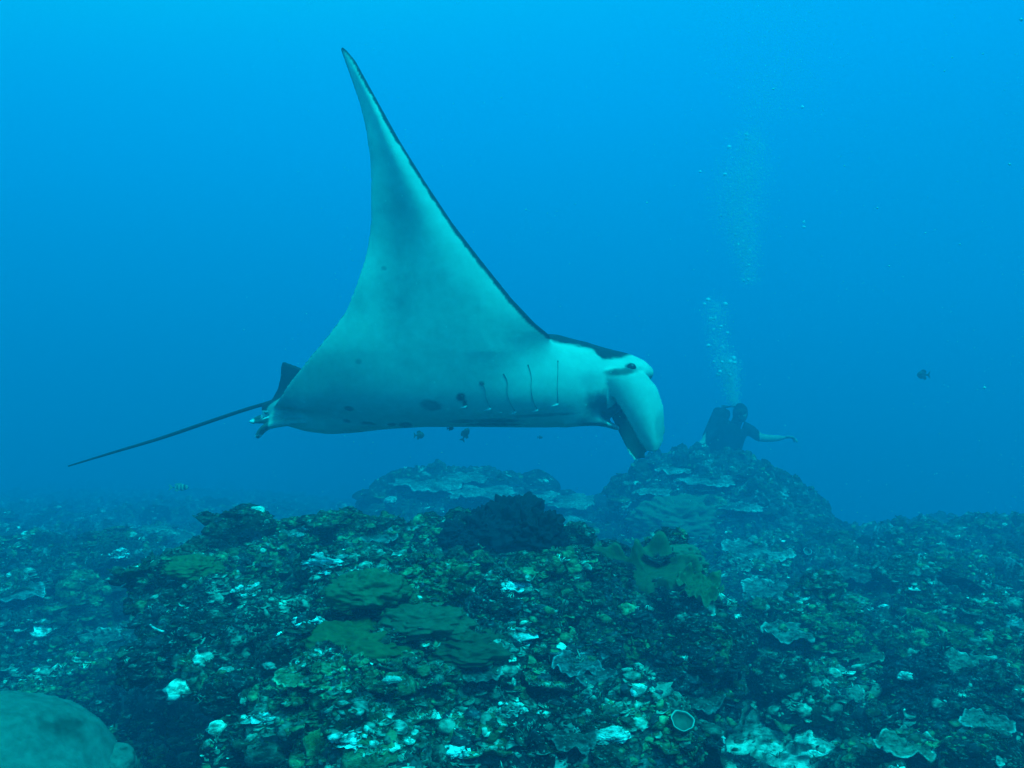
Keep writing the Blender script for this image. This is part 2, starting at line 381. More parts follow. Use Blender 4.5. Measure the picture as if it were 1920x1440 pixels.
scatter('crust_coral', [tpl_plate(i) for i in range(8)], Ps[:a], Ns[:a], sizes(Ps[:a], .004, .019), c[:a], 'thin crusts and small shelves of hard coral covering the reef', 'coral', M_coral, up=.7, flat=.8)
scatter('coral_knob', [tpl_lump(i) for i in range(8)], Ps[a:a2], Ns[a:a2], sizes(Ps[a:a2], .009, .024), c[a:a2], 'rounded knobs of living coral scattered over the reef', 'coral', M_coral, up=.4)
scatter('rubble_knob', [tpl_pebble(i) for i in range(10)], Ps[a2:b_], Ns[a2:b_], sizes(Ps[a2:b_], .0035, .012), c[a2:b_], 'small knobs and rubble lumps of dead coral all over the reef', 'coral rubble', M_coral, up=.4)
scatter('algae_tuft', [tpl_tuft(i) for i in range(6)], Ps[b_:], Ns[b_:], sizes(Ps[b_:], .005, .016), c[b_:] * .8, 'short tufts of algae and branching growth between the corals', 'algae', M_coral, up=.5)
print('scatter done')

# ------------------------------------------------------------------ single corals
def cluster(label, px, py, rpx, n=70, colr=(.5, .57, .52), name='encrusting_coral', cat='coral'):
    P_ = []; N_ = []
    for i in range(n):
        rr = rpx * math.sqrt(rng.random()) * (.75 + .35 * math.sin(3 * i)); th = rng.uniform(0, 6.283)
        l, nn = hit(px + rr * math.cos(th) * 1.35, py + rr * math.sin(th) * .62); P_.append(l); N_.append(nn)
    P_ = np.array(P_); N_ = np.array(N_); dm = np.median(P_[:, 1]); k_ = (np.abs(P_[:, 1] - dm) < .12 * dm) & (np.linalg.norm(P_ - np.median(P_, axis=0), axis=1) < 1.35 * rpx / F * dm); P_ = P_[k_]; N_ = N_[k_]; R = rpx / F * dm; mdn = np.argmin(np.linalg.norm(P_ - P_.mean(0), axis=1))
    c0 = P_.mean(0); cl = np.array(colr) * np.clip(1 + .35 * rng.normal(size=(len(P_), 1)), .3, 1.4)
    o = scatter(name, [tpl_plate(i + 70) for i in range(4)] + [tpl_lump(i + 20) for i in range(3)], P_ - c0 + N_ * .004, N_, np.where(np.arange(len(P_)) == mdn, .75 * R, R * rng.uniform(.13, .34, len(P_))), cl, label, cat, M_coral, up=.6, flat=.7)
    del o['kind']; o.location = c0; return o
def poly_disc(R, lobes, wave, seed, nu=120, nv=26, thick=.012, ruff=.0, droop=0., rough=.0):
    """a plate with a lobed outline, ruffled towards the rim, with an underside that runs to a short stem"""
    u = np.linspace(0, 2 * math.pi, nu, endpoint=False); t = np.linspace(0, 1, nv)
    U, T = np.meshgrid(u, t, indexing='ij')
    q = np.stack([np.cos(U).ravel() * 1.3, np.sin(U).ravel() * 1.3, np.full(U.size, seed)], -1)
    out = 1 + lobes * (fbm(q * 1.3, 2) + .12 * fbm(q * 9, 2)).reshape(U.shape)
    rr = R * T * out
    z = ruff * R * T ** 2 * (fbm(np.stack([(rr * np.cos(U)).ravel() / R * 1.9, (rr * np.sin(U)).ravel() / R * 1.9, 0 * U.ravel() + seed], -1), 2).reshape(U.shape)) * 1.4 + droop * R * T ** 2 + wave * R * T * fbm(q * 2 + 9, 2).reshape(U.shape) * T
    x = rr * np.cos(U); y = rr * np.sin(U)
    top = np.stack([x, y, z], -1)
    top[..., 2] += rough * fbm(np.stack([x.ravel() / R * 7, y.ravel() / R * 7, 0 * x.ravel() + seed], -1), 3, True).reshape(U.shape) * (1 - T ** 4)
    T2 = T[:, ::-1]; bot = top[:, ::-1].copy()
    bot[..., 2] -= thick * (1 - .55 * T2 ** 3) + (1 - T2) ** 3 * R * .5
    V = np.concatenate([top, bot], 1); rim = np.concatenate([T, T2], 1)
    return V.reshape(-1, 3), grid_faces(nu, 2 * nv, True), rim.ravel()
def colony(name, label, cat, px, py, rpx, kind='plate', colr=(.2, .25, .2), rimc=None, lobes=.3, wave=.1, ruff=.25, droop=0., tilt=(0, 0), lift=.3, flat=1., seed=None, mat=None, group=None, pitch=0., sx=1.3, rough=.01, knob=0.):
    loc, nor = hit(px, py); d = loc.y; R = rpx / F * d
    seed = (px * 7.31 + py * 3.7) % 50 if seed is None else seed
    if kind == 'plate':
        V, Fc, rim = poly_disc(R, lobes, wave, seed, ruff=ruff, droop=droop, thick=.07 * R, rough=rough)
        rc = np.array(rimc if rimc is not None else colr)
        col = np.array(colr) * (1 + .35 * fbm(V * 3 / R + seed, 3))[:, None]
        m = sst(.88, .97, rim)[:, None] * .9; col = col + (rc - col) * m
    else:                       # 'dome': a rounded, folded head
        u = np.linspace(0, 2 * math.pi, 96, endpoint=False); t = np.linspace(0, 1, 60)
        U, T = np.meshgrid(u, t, indexing='ij'); ph = T * math.pi * .62
        D = np.stack([np.sin(ph) * np.cos(U), np.sin(ph) * np.sin(U), np.cos(ph)], -1).reshape(-1, 3)
        n = fbm(D * 1.4 + seed, 3); n2 = fbm(D * 4 + seed, 3, True)
        V = D * (R * (1 + lobes * n + wave * n2 + knob * fbm(D * 3 + seed, 2)))[:, None] * (1, 1, flat)
        V[:, 2] -= .12 * R; Fc = grid_faces(96, 60, True)
        col = np.array(colr) * (1 + .4 * n2 + .3 * fbm(V * 14 / R, 2))[:, None]
        if rimc is not None:
            m = sst(.1, .45, fbm(V * 5 / R + 7, 3))[:, None]; col = col + (np.array(rimc) - col) * m
    V = V * (sx, 1, 1)
    o = add(name, fast_mesh(name, V, Fc, np.clip(col, .005, .9)), mat or M_coral)
    o.location = loc + Vector((0, 0, lift * R)); o.rotation_euler = (pitch + tilt[0], tilt[1], rng.uniform(-.2, .2))
    return tag(o, label, cat, group)
GRN0 = (.075, .135, .022); OLV = (.06, .10, .025); WHT = (.62, .70, .66); TEAL = (.20, .30, .26); DRK = (.007, .011, .02)
S = M_soft
colony('leather_coral', 'smooth olive leather coral draped in a wide fold left of the outcrop centre', 'soft coral', 662, 1205, 82, 'dome', (.05, .088, .030), lobes=.55, wave=.16, flat=.6, mat=S, lift=-.12)
colony('leather_coral', 'rounded green leather coral cushion on the upper outcrop', 'soft coral', 688, 1100, 54, 'dome', (.055, .10, .045), lobes=.55, wave=.16, flat=.7, mat=S, lift=-.15)
colony('leather_coral', 'long dull green leather coral behind the draped one', 'soft coral', 795, 1160, 56, 'dome', (.045, .085, .045), lobes=.55, wave=.16, flat=.6, mat=S, lift=-.1, sx=1.5)
colony('leather_coral', 'dark green leather coral sloping down right of the long one', 'soft coral', 868, 1195, 58, 'dome', (.03, .06, .03), lobes=.55, wave=.16, flat=.6, mat=S, lift=-.2)
colony('leather_coral', 'broad green leather coral with ruffled finger-like lobes', 'soft coral', 1215, 1095, 74, 'plate', (.05, .09, .04), (.10, .165, .08), lobes=.7, wave=.5, ruff=.8, mat=S, lift=.22, pitch=.5, rough=.004, sx=1.25)
colony('leather_coral', 'small knobbly green leather coral right of the ruffled one', 'soft coral', 1312, 1112, 36, 'plate', (.07, .125, .05), (.15, .23, .11), lobes=.7, wave=.3, ruff=1., mat=S, lift=.3, pitch=.5)
colony('leather_coral', 'pale smooth leather coral above and behind the ruffled one', 'soft coral', 1262, 1030, 46, 'dome', (.07, .125, .075), lobes=.5, wave=.15, flat=.5, mat=S, lift=-.3)
colony('leather_coral', 'pale tan slope-shaped soft coral on the dark right mound', 'soft coral', 1275, 955, 62, 'dome', (.08, .14, .08), lobes=.5, wave=.2, flat=.75, mat=S, lift=-.3)
colony('leather_coral', 'round green button-shaped soft coral near the bottom edge', 'soft coral', 597, 1402, 24, 'plate', (.10, .20, .07), (.2, .34, .16), lobes=.3, ruff=.5, mat=S, lift=.5, pitch=.5)
colony('leather_coral', 'green algae-topped soft coral at the upper left of the outcrop', 'soft coral', 360, 1058, 40, 'dome', (.06, .11, .04), lobes=.4, wave=.2, flat=.6, mat=S, lift=-.15)
# dark sponge heads on the skyline of the outcrop
for px, py, r, lb in [(960, 1002, 62, 'widest dark sponge mass on the crest of the outcrop'), (1012, 1002, 42, 'dark rounded sponge at the right end of the crest'),
                      (905, 985, 32, 'dark sponge with a raised knob on the outcrop crest'), (845, 1000, 26, 'small dark sponge left of the crest cluster'),
                      (875, 1018, 20, 'low dark sponge between the small one and the knobbed one'), (468, 1002, 16, 'small black sponge on the left skyline of the outcrop')]:
    colony('dark_sponge', lb, 'sponge', px, py + 14, r, 'dome', DRK, lobes=.35, wave=.2, flat=1.0, lift=.35, sx=1.05, mat=S, knob=.5)
colony('dark_sponge', 'black peg-shaped sponge standing tallest on the crest', 'sponge', 910, 972, 11, 'dome', DRK, lobes=.2, wave=.1, flat=1.6, lift=.9, sx=.9, mat=S)
# crusts, plates and tables that can be told apart
for px, py, r, lb in [(583, 1165, 23, 'brightest white encrusting coral with a dark hole left of the draped leather coral'), (757, 1183, 13, 'white crust between the two long leather corals'),
                      (556, 1003, 26, 'white crusted patch at the top edge of the outcrop left of centre'), (600, 1058, 34, 'wide ragged white crust on the upper outcrop'),
                      (455, 1110, 26, 'white ragged crust above the left wall of the outcrop'), (492, 1345, 20, 'finely ribbed white coral in the lower left shadow'),
                      (968, 1100, 22, 'white knobbly coral under a pale arch right of centre'), (975, 1190, 30, 'pale fan-shaped crust in the middle of the outcrop'),
                      (508, 1248, 11, 'small round white crust left of the draped leather coral'), (425, 1256, 9, 'tiny round white crust at the left shoulder'),
                      (1525, 1419, 15, 'bright white round sponge at the bottom edge'), (1703, 1269, 14, 'white oval sponge at the left end of the big plate coral'),
                      (738, 938, 12, 'white tilted sponge on the faded back mound'), (735, 1275, 12, 'upright pale coral knob below the leather corals'),
                      (650, 1385, 30, 'pale lumpy crust next to the button-shaped soft coral'), (960, 1330, 22, 'pale green ribbed crust low in the centre'),
                      (855, 1410, 22, 'white broken crust at the bottom centre'), (1145, 1380, 24, 'white flecked crust left of the cup sponge'),
                      (70, 1175, 26, 'pale flat crust on the left reef slope'), (230, 1040, 18, 'pale curled crust on the distant left slope'), (1655, 1140, 10, 'pale three-cornered coral on the right slope')]:
    (colony('encrusting_coral', lb, 'coral', px, py, r, 'dome', (.36, .43, .38), lobes=.5, wave=.3, flat=.55, lift=.1, sx=1.2) if ('sponge' in lb or 'small round' in lb or 'tiny' in lb or 'knob below' in lb) else cluster(lb, px, py, r))
for px, py, r, tiltp, cl, lb in [(1792, 1262, 84, .42, (.11, .17, .13), 'big flat plate coral with a pale rim on the right slope'), (1770, 1172, 62, .3, OLV, 'wavy edged dark plate coral behind the big flat one'),
                      (1812, 1205, 34, .4, (.10, .17, .06), 'olive rounded plate coral between the two big plates'), (1420, 1040, 60, .3, TEAL, 'long pale rimmed plate below the right mound'),
                      (1075, 1385, 44, .5, (.10, .16, .14), 'bowl-shaped plate coral with a bright curved rim at bottom centre'), (1120, 1275, 36, .35, (.06, .11, .11), 'plate coral with a wavy white lip in the centre hollow'),
                      (1080, 1250, 40, .45, (.07, .12, .12), 'dark hollow plate left of the wavy lipped one'), (1310, 1315, 42, .5, (.04, .07, .06), 'dark bowl coral with a bright ragged upper rim beside the sand'),
                      (1020, 1100, 34, .5, (.16, .25, .20), 'curved pale plate arching over the white knobbly coral'), (1440, 1110, 44, .4, (.14, .22, .19), 'pale shelf coral high on the right slope'),
                      (1480, 1190, 44, .4, (.12, .2, .17), 'low grey shelf coral in the middle of the right slope'), (1590, 1300, 30, .4, (.10, .16, .13), 'small brown shelf coral above the white round sponge'),
                      (1620, 1080, 40, .35, (.10, .15, .12), 'faded shelf coral on the upper right slope'), (700, 1010, 40, .2, (.08, .14, .13), 'dark shelf coral with a thin white lip on the crest'),
                      (560, 1270, 40, .5, (.11, .18, .09), 'greenish ribbed plate below the small white crusts'), (740, 1250, 44, .5, (.10, .17, .09), 'large ribbed pale green plate coral on the front slope'),
                      (900, 1260, 40, .5, (.09, .15, .13), 'grey smooth plate on the front slope'), (180, 1200, 44, .4, (.10, .16, .13), 'grey plate coral on the near left slope'),
                      (30, 1115, 44, .3, (.14, .21, .19), 'rounded pale coral shelf at the left edge'), (330, 1010, 32, .3, (.09, .15, .12), 'faded plate on the slope left of the outcrop'),
                      (1880, 1180, 40, .4, (.24, .32, .30), 'pale shelf coral at the right edge'), (1700, 1400, 50, .45, (.10, .16, .12), 'brown shelf coral near the bottom right corner'),
                      (1620, 1230, 34, .4, (.09, .15, .10), 'dull green plate left of the white oval sponge'), (1850, 1360, 44, .4, (.08, .13, .11), 'dark shelf coral in the bottom right corner')]:
    colony('plate_coral', lb, 'coral', px, py, r * .88, 'plate', tuple(q * .62 for q in cl), (cl[0] * 1.7 + .04, cl[1] * 1.6 + .05, cl[2] * 1.6 + .05), lobes=.24, wave=.25, ruff=.4, lift=.12, pitch=tiltp * .5, rough=.10 * r / F * 2)
for px, py, r, lb in [(800, 912, 52, 'widest pale table coral on the back mound'), (905, 930, 48, 'pale table coral right of the widest one on the back mound'),
                      (870, 900, 34, 'small table coral near the top of the back mound'), (985, 938, 46, 'pale table coral above the crest sponges'),
                      (1060, 945, 44, 'thin table coral between the back mound and the right mound'), (1060, 985, 34, 'low table coral with a white edge right of the crest sponges'),
                      (1330, 905, 40, 'pale shelf high on the right mound'), (1265, 885, 26, 'small pale shelf under the diver'), (1390, 955, 30, 'thin white rimmed shelf on the face of the right mound'),
                      (1225, 925, 26, 'dim shelf on the left shoulder of the right mound')]:
    colony('table_coral', lb, 'coral', px, py, r, 'plate', (.13, .19, .165), (.26, .32, .28), lobes=.45, wave=.25, ruff=.12, lift=.12, pitch=.12, rough=.03)
# pinnacle sponge on the right mound, cup sponge, ring sponge, wire coral
colony('pinnacle_sponge', 'dark upright pinnacle on the right mound just left of the diver', 'sponge', 1278, 868, 16, 'dome', (.03, .05, .05), lobes=.3, wave=.15, flat=1.7, lift=.5, sx=.8)
colony('pinnacle_sponge', 'little pale knob beside the dark pinnacle on the right mound', 'sponge', 1267, 862, 7, 'dome', (.4, .46, .42), lobes=.3, wave=.1, lift=1.4, sx=1.)
def cup(label, px, py, rpx, colr, rimc, h=1.1, tilt=.6, name='cup_sponge'):
    loc, nor = hit(px, py); R = rpx / F * loc.y
    prof = [(.55, -h), (.75, -.6 * h), (.95, -.15), (1.0, 0), (.97, .03), (.90, .0), (.80, -.3), (.5, -.55), (0.01, -.6)]
    u = np.linspace(0, 2 * math.pi, 48, endpoint=False); pr = np.array(prof)
    t = np.linspace(0, len(pr) - 1, 40); r_ = np.interp(t, range(len(pr)), pr[:, 0]); z_ = np.interp(t, range(len(pr)), pr[:, 1])
    U, I = np.meshgrid(u, np.arange(40), indexing='ij'); wob = 1 + .05 * np.sin(3 * U + 1) + .03 * np.sin(7 * U)
    V = np.stack([R * r_[I] * np.cos(U) * wob, R * r_[I] * np.sin(U) * wob, R * z_[I]], -1).reshape(-1, 3)
    cm = (np.exp(-((z_[I] - .0) / .07) ** 2)).ravel()[:, None]; col = np.array(colr) + (np.array(rimc) - np.array(colr)) * cm
    o = add(name, fast_mesh(name, V, grid_faces(48, 40, True), col), M_soft)
    o.location = loc + Vector((0, -.45 * R, 1.15 * R)); o.rotation_euler = (tilt, .1, 0)
    return tag(o, label, 'sponge')
cup('round cup sponge with a pale ring rim beside the sand patch', 1278, 1372, 22, (.07, .13, .10), (.4, .52, .42))
cup('tiny white ring sponge on the face of the right mound', 1318, 978, 8, (.2, .26, .22), (.75, .8, .75), tilt=.8)
cup('tiny pale ring sponge below the right mound', 1513, 1042, 8, (.12, .18, .16), (.6, .66, .6), tilt=.8)
# smooth boulder coral in the near left corner
def boulder(label, c, r, colr, mat, name='boulder_coral'):
    u = np.linspace(0, 2 * math.pi, 220, endpoint=False); t = np.linspace(0, 1, 130)
    U, T = np.meshgrid(u, t, indexing='ij'); ph = T * math.pi * .75
    D = np.stack([np.sin(ph) * np.cos(U), np.sin(ph) * np.sin(U), np.cos(ph)], -1).reshape(-1, 3)
    n = fbm(D * 1.2 + 3, 2); n2 = fbm(D * 16, 3)
    V = D * (1 + .16 * n + .014 * n2 + .007 * fbm(D * 42, 2))[:, None] * np.array(r)
    dk = sst(.0, .5, fbm(D * 2.2 + 8, 3) + .3 * n2)[:, None]
    col = np.array(colr) * (1 + .2 * n2[:, None]); col = col + (np.array(colr) * .35 - col) * dk
    o = add(name, fast_mesh(name, V, grid_faces(220, 130, True), col), mat); o.location = c
    return tag(o, label, 'coral')
boulder('large smooth grey boulder coral cut off by the bottom left corner', pt(-60, 1640, 1.28), (.245, .24, .24), (.11, .17, .145), M_soft)
boulder('small smooth pale lump touching the right foot of the big boulder coral', pt(205, 1438, 1.36), (.04, .05, .03), (.12, .18, .15), M_soft)
def tube(pts, rad, seg=10):
    pts = np.array([tuple(p) for p in pts], float); n = len(pts); rad = np.array([(r, r) if np.isscalar(r) else r for r in rad], float)
    tan = np.gradient(pts, axis=0); tan /= np.linalg.norm(tan, axis=1)[:, None]
    ref = np.array([0, 0, 1.]) if abs(tan[:, 2]).max() < .85 else np.array([0, 1., 0])
    s = np.cross(tan, ref); s /= np.linalg.norm(s, axis=1)[:, None]; t2 = np.cross(s, tan)
    a = np.linspace(0, 2 * math.pi, seg, endpoint=False)
    V = pts[None] + np.cos(a)[:, None, None] * (s * rad[:, :1])[None] + np.sin(a)[:, None, None] * (t2 * rad[:, 1:])[None]
    V = V.reshape(-1, 3); Fq = grid_faces(seg, n, True)
    Fc = [tuple(f) for f in Fq]; k = len(V)
    V = np.concatenate([V, [pts[0], pts[-1]]])
    for i in range(seg):
        j = (i + 1) % seg; Fc += [(k, j * n, i * n), (k + 1, i * n + n - 1, j * n + n - 1)]
    return V, Fc
def smoothpath(P, n):
    P = np.array([tuple(p) for p in P], float); t = np.linspace(0, len(P) - 1, n); out = []
    for x in t:
        i = min(int(x), len(P) - 2); f = x - i; p0 = P[max(i - 1, 0)]; p1 = P[i]; p2 = P[i + 1]; p3 = P[min(i + 2, len(P) - 1)]
        out.append(.5 * ((2 * p1) + (p2 - p0) * f + (2 * p0 - 5 * p1 + 4 * p2 - p3) * f * f + (3 * p1 - p0 - 3 * p2 + p3) * f ** 3))
    return np.array(out)
def mixed_mesh(name, parts, cols=None, smooth=True):
    V = []; Fc = []; cc = []; k = 0
    for i, (v, f) in enumerate(parts):
        V.append(v); Fc += [tuple(int(q) + k for q in t) for t in f]; k += len(v)
        if cols is not None: cc.append(np.broadcast_to(cols[i], (len(v), 3)))
    me = bpy.data.meshes.new(name); me.from_pydata(np.concatenate(V).tolist(), [], Fc); me.update()
    me.polygons.foreach_set('use_smooth', np.full(len(me.polygons), smooth))
    if cols is not None: set_col(me, np.concatenate(cc))
    return me
wl, _ = hit(300, 1185)
wd = min(wl.y, 2.45)
wp = smoothpath([pt(281, 1171, wd), pt(292, 1179, wd - .01), pt(306, 1184, wd - .01), pt(322, 1184, wd + .03)], 16)
tag(add('wire_coral', mixed_mesh('wire_coral', [tube(wp, np.linspace(.002, .0035, 16), 8)], [np.array((.6, .66, .6))]), M_coral), 'thin pale curved wire coral at the foot of the left wall', 'coral')

# ------------------------------------------------------------------ voxel union, for living bodies
def union(name, parts, voxel, smooth=6, blend=None):
    me = mixed_mesh(name + '_raw', parts); o = bpy.data.objects.new(name + '_raw', me); C.objects.link(o)
    m = o.modifiers.new('r', 'REMESH'); m.mode = 'VOXEL'; m.voxel_size = voxel; m.adaptivity = 0; m.use_smooth_shade = True
    if smooth:
        s = o.modifiers.new('s', 'SMOOTH'); s.factor = .5; s.iterations = smooth
    d = bpy.context.evaluated_depsgraph_get(); d.update()
    res = bpy.data.meshes.new_from_object(o.evaluated_get(d)); res.name = name
    bpy.data.objects.remove(o); bpy.data.meshes.remove(me)
    if blend is not None:                       # long soft smoothing where the trunk flows into the wings
        V = np.empty(len(res.vertices) * 3, dtype=np.float32); res.vertices.foreach_get('co', V)
        wt = np.round(blend(V.reshape(-1, 3).astype(float)) * 8).astype(int)
        o = bpy.data.objects.new(name + '_raw', res); C.objects.link(o); g = o.vertex_groups.new(name='soft')
        for k in range(1, 9): g.add(np.nonzero(wt == k)[0].tolist(), k / 8, 'REPLACE')
        s = o.modifiers.new('s', 'SMOOTH'); s.factor = .8; s.iterations = 420; s.vertex_group = 'soft'
        d = bpy.context.evaluated_depsgraph_get(); d.update()
        r2 = bpy.data.meshes.new_from_object(o.evaluated_get(d)); bpy.data.objects.remove(o); res = r2; res.name = name
    V = np.empty(len(res.vertices) * 3, dtype=np.float32); res.vertices.foreach_get('co', V)
    N = np.empty(len(res.vertices) * 3, dtype=np.float32); res.vertices.foreach_get('normal', N)
    return res, V.reshape(-1, 3).astype(float), N.reshape(-1, 3).astype(float)
def loft(sections):
    """sections: (n, k, 3) rings, closed with end fans"""
    S_ = np.array(sections); n, k, _ = S_.shape; V = S_.reshape(-1, 3)
    Fc = []
    for i in range(n - 1):
        for j in range(k):
            j2 = (j + 1) % k; Fc.append((i * k + j, i * k + j2, (i + 1) * k + j2, (i + 1) * k + j))
    m = len(V); V = np.concatenate([V, [S_[0].mean(0), S_[-1].mean(0)]])
    for j in range(k):
        j2 = (j + 1) % k; Fc += [(m, j2, j), (m + 1, (n - 1) * k + j, (n - 1) * k + j2)]
    return V, Fc
def mirror(part, y0):
    V, Fc = part; V = V.copy(); V[:, 1] = 2 * y0 - V[:, 1]; return V, [tuple(reversed(f)) for f in Fc]

# ------------------------------------------------------------------ the manta ray
D0 = 4.0
LE = np.array([(88, 640), (95, 650), (115, 667), (175, 700), (265, 750), (345, 800), (420, 850), (485, 900), (560, 960), (605, 1003), (630, 1036), (655, 1062), (690, 1075), (760, 1060), (830, 1040)], float)
TE = np.array([(88, 637), (100, 641), (140, 655), (190, 672), (240, 684), (300, 691), (350, 692), (420, 690), (480, 680), (530, 665), (580, 645), (630, 610), (685, 565), (720, 537), (760, 512), (800, 508), (830, 512)], float)
def le(py): return np.interp(py, LE[:, 0], LE[:, 1])
def te(py): return np.interp(py, TE[:, 0], TE[:, 1])
mid = smoothpath([(0, -.10, 0), (-.15, -.10, 0), (-.27, -.06, 0), (-.39, .19, 0), (-.47, .52, 0), (-.51, .85, 0), (-.52, 1.15, 0), (-.49, 1.40, 0)], 90)[:, :2]
# find the last station so that the tip stands at row 90
zt_ = (720 - 90) / F * (D0 - .49); mid[:, 1] *= np.where(mid[:, 1] > 0, zt_ / mid[-1, 1], 1)
sec = []; NS = len(mid)
tg = np.gradient(mid, axis=0); tg /= np.linalg.norm(tg, axis=1)[:, None]
nrm = np.stack([tg[:, 1], -tg[:, 0]], -1)         # towards the ventral side: down at the middle, to the viewer on the wing
nrm *= np.where((nrm * np.array([-1, -1])).sum(1) < 0, -1, 1)[:, None]
nc = 34; ct = (1 - np.cos(np.linspace(0, math.pi, nc))) / 2
for i in range(NS):
    yy, zz = mid[i]; d = D0 + yy; py = 720 - zz / d * F
    xl = (le(py) - 960) / F * d; xt = (te(py) - 960) / F * d
    s = i / (NS - 1); Tm = np.interp(s, [0, .12, .25, .4, .6, .85, 1], [.085, .085, .075, .055, .035, .020, .010])
    ha = Tm * (1.45 * np.sqrt(ct) * (1 - ct) ** .9 + .0) / .70 + .0115 * np.sin(ct * math.pi) ** .3
    x = xl + (xt - xl) * ct
    # the raised wing bends: a shallow trough behind the middle, and the rear edge trails away
    pxx = 960 + x / d * F
    bend = .027 * np.exp(-((pxx - 742) / 55) ** 2) * math.exp(-((py - 480) / 120) ** 2) + .05 * ct ** 2 * np.interp(py, [90, 400, 760], [.2, 1, .3]) - .03 * np.exp(-((ct - .3) / .25) ** 2) * np.interp(py, [90, 300, 700], [0, 1, .4])
    bend = bend + .17 * np.clip((.32 - ct) / .32, 0, 1) ** 1.5 * math.exp(-((py - 668) / 42) ** 2)
    n2 = nrm[i]; wv = .006 * np.sin(py * .045) * ct ** 4
    up = [(x[j], D0 + yy + n2[0] * (ha[j] * .9) + (bend[j] + wv[j]), zz + n2[1] * ha[j] * .9) for j in range(nc)]
    lo = [(x[j], D0 + yy - n2[0] * (ha[j] * 1.1) + (bend[j] + wv[j]), zz - n2[1] * ha[j] * 1.1) for j in range(nc - 2, 0, -1)]
    sec.append(up + lo)
wing = loft(sec)
def ellip(px_, top, bot, hw, d=D0, p=2.3, k=40):
    """cross-section of the trunk at image column px_: rows of back and belly, half width"""
    a = np.linspace(0, 2 * math.pi, k, endpoint=False); zt2 = (720 - top) / F * d; zb = (720 - bot) / F * d
    cz = (zt2 + zb) / 2; hz = (zt2 - zb) / 2
    cs = np.sign(np.cos(a)) * np.abs(np.cos(a)) ** (2 / p); sn = np.sign(np.sin(a)) * np.abs(np.sin(a)) ** (2 / p)
    return [((px_ - 960) / F * d, d + hw * cs[j], cz + hz * sn[j]) for j in range(k)]
body_t = [(492, 758, 776, .02), (510, 750, 787, .035), (540, 738, 799, .06), (575, 722, 809, .11), (620, 700, 814, .18), (670, 680, 811, .22), (730, 662, 804, .28), (800, 648, 800, .33),
          (900, 634, 800, .365), (980, 626, 801, .37), (1040, 627, 801, .345), (1090, 639, 795, .285), (1125, 650, 788, .225), (1148, 656, 783, .19), (1166, 660, 762, .19), (1182, 665, 738, .20), (1203, 675, 722, .19), (1216, 688, 712, .15)]
bt = np.array(body_t); xs = np.linspace(492, 1216, 60)
trunk = loft([ellip(x, *[np.interp(x, bt[:, 0], bt[:, i]) for i in (1, 2, 3)]) for x in xs])
jaw_t = [(1050, 740, 801, .25), (1090, 760, 798, .23), (1115, 775, 797, .21), (1135, 786, 800, .18), (1147, 792, 804, .16), (1157, 797, 807, .10)]
jaw = loft([ellip(*q, p=2.6) for q in jaw_t])
def fin_cephalic(dy):
    st = [(1150, 690, 40, .02), (1170, 705, 82, .034), (1192, 735, 87, .032), (1207, 765, 79, .028), (1216, 790, 68, .024), (1222, 812, 57, .020), (1226, 832, 44, .015), (1227, 847, 26, .010)]
    out = []; dn = D0 - .215
    st = np.array(st, float); tt = np.linspace(0, len(st) - 1, 30)
    for t in tt:
        cx, cy, wpx, th = [np.interp(t, range(len(st)), st[:, i]) for i in range(4)]
        f = t / (len(st) - 1); d = dn - .035 * math.sin(f * 2.4) ; r_ = wpx / 2 / F * d
        a = np.linspace(0, 2 * math.pi, 28, endpoint=False); ring = []
        for q in a:
            e = math.cos(q); x = (cx - 960) / F * d + r_ * e; curl = .05 * e * e * f ** .5
            ring.append((x, d + th * math.sin(q) * (1 - .4 * e * e) + curl, (720 - cy) / F * d + r_ * .18 * e))
        out.append(ring)
    return loft(out)
cf = fin_cephalic(0)
cf2 = mirror(cf, D0); cf2[0][:, 2] -= np.interp(cf2[0][:, 2], [-.35, 0.05], [.085, .0]); cf2[0][:, 0] += np.interp(cf2[0][:, 2], [-.40, -.1], [.0, .0])
def plate_fin(pts, d, th):
    """thin fin from a closed outline of image points, thickness th"""
    c_ = np.mean(pts, axis=0); rings = []
    for sgn, k in ((-1, .55), (-.75, .92), (0, 1.), (.75, .92), (1, .55)):
        rings.append([((c_[0] + (x - c_[0]) * k - 960) / F * d, d + sgn * th / 2, (720 - (c_[1] + (y - c_[1]) * k)) / F * d) for x, y in pts])
    return loft(rings)
dors = plate_fin([(527, 679), (534, 677), (552, 684), (585, 697), (590, 740), (540, 765), (500, 766), (510, 748), (520, 730), (526, 705)], D0, .022)
pel = [tube(smoothpath([pt(600, 788, D0 - .09), pt(540, 792, D0 - .09), pt(500, 800, D0 - .09), pt(481, 821, D0 - .09)], 18), [(.018 + .03 * math.sin(math.pi * min(1, (i + 2) / 19)), .010 + .008 * math.sin(math.pi * i / 18)) for i in range(18)], 14),
       tube(smoothpath([pt(600, 782, D0 + .05), pt(540, 778, D0 + .05), pt(500, 781, D0 + .03), pt(470, 792, D0 + .02)], 18), [(.018 + .03 * math.sin(math.pi * min(1, (i + 2) / 19)), .010 + .008 * math.sin(math.pi * i / 18)) for i in range(18)], 14),
       tube(smoothpath([pt(560, 775, D0 - .05), pt(520, 780, D0 - .05), pt(490, 790, D0 - .05), pt(466, 790, D0 - .05)], 14), [.014, .016, .017, .017, .017, .016, .015, .014, .013, .012, .011, .010, .009, .008], 12)]
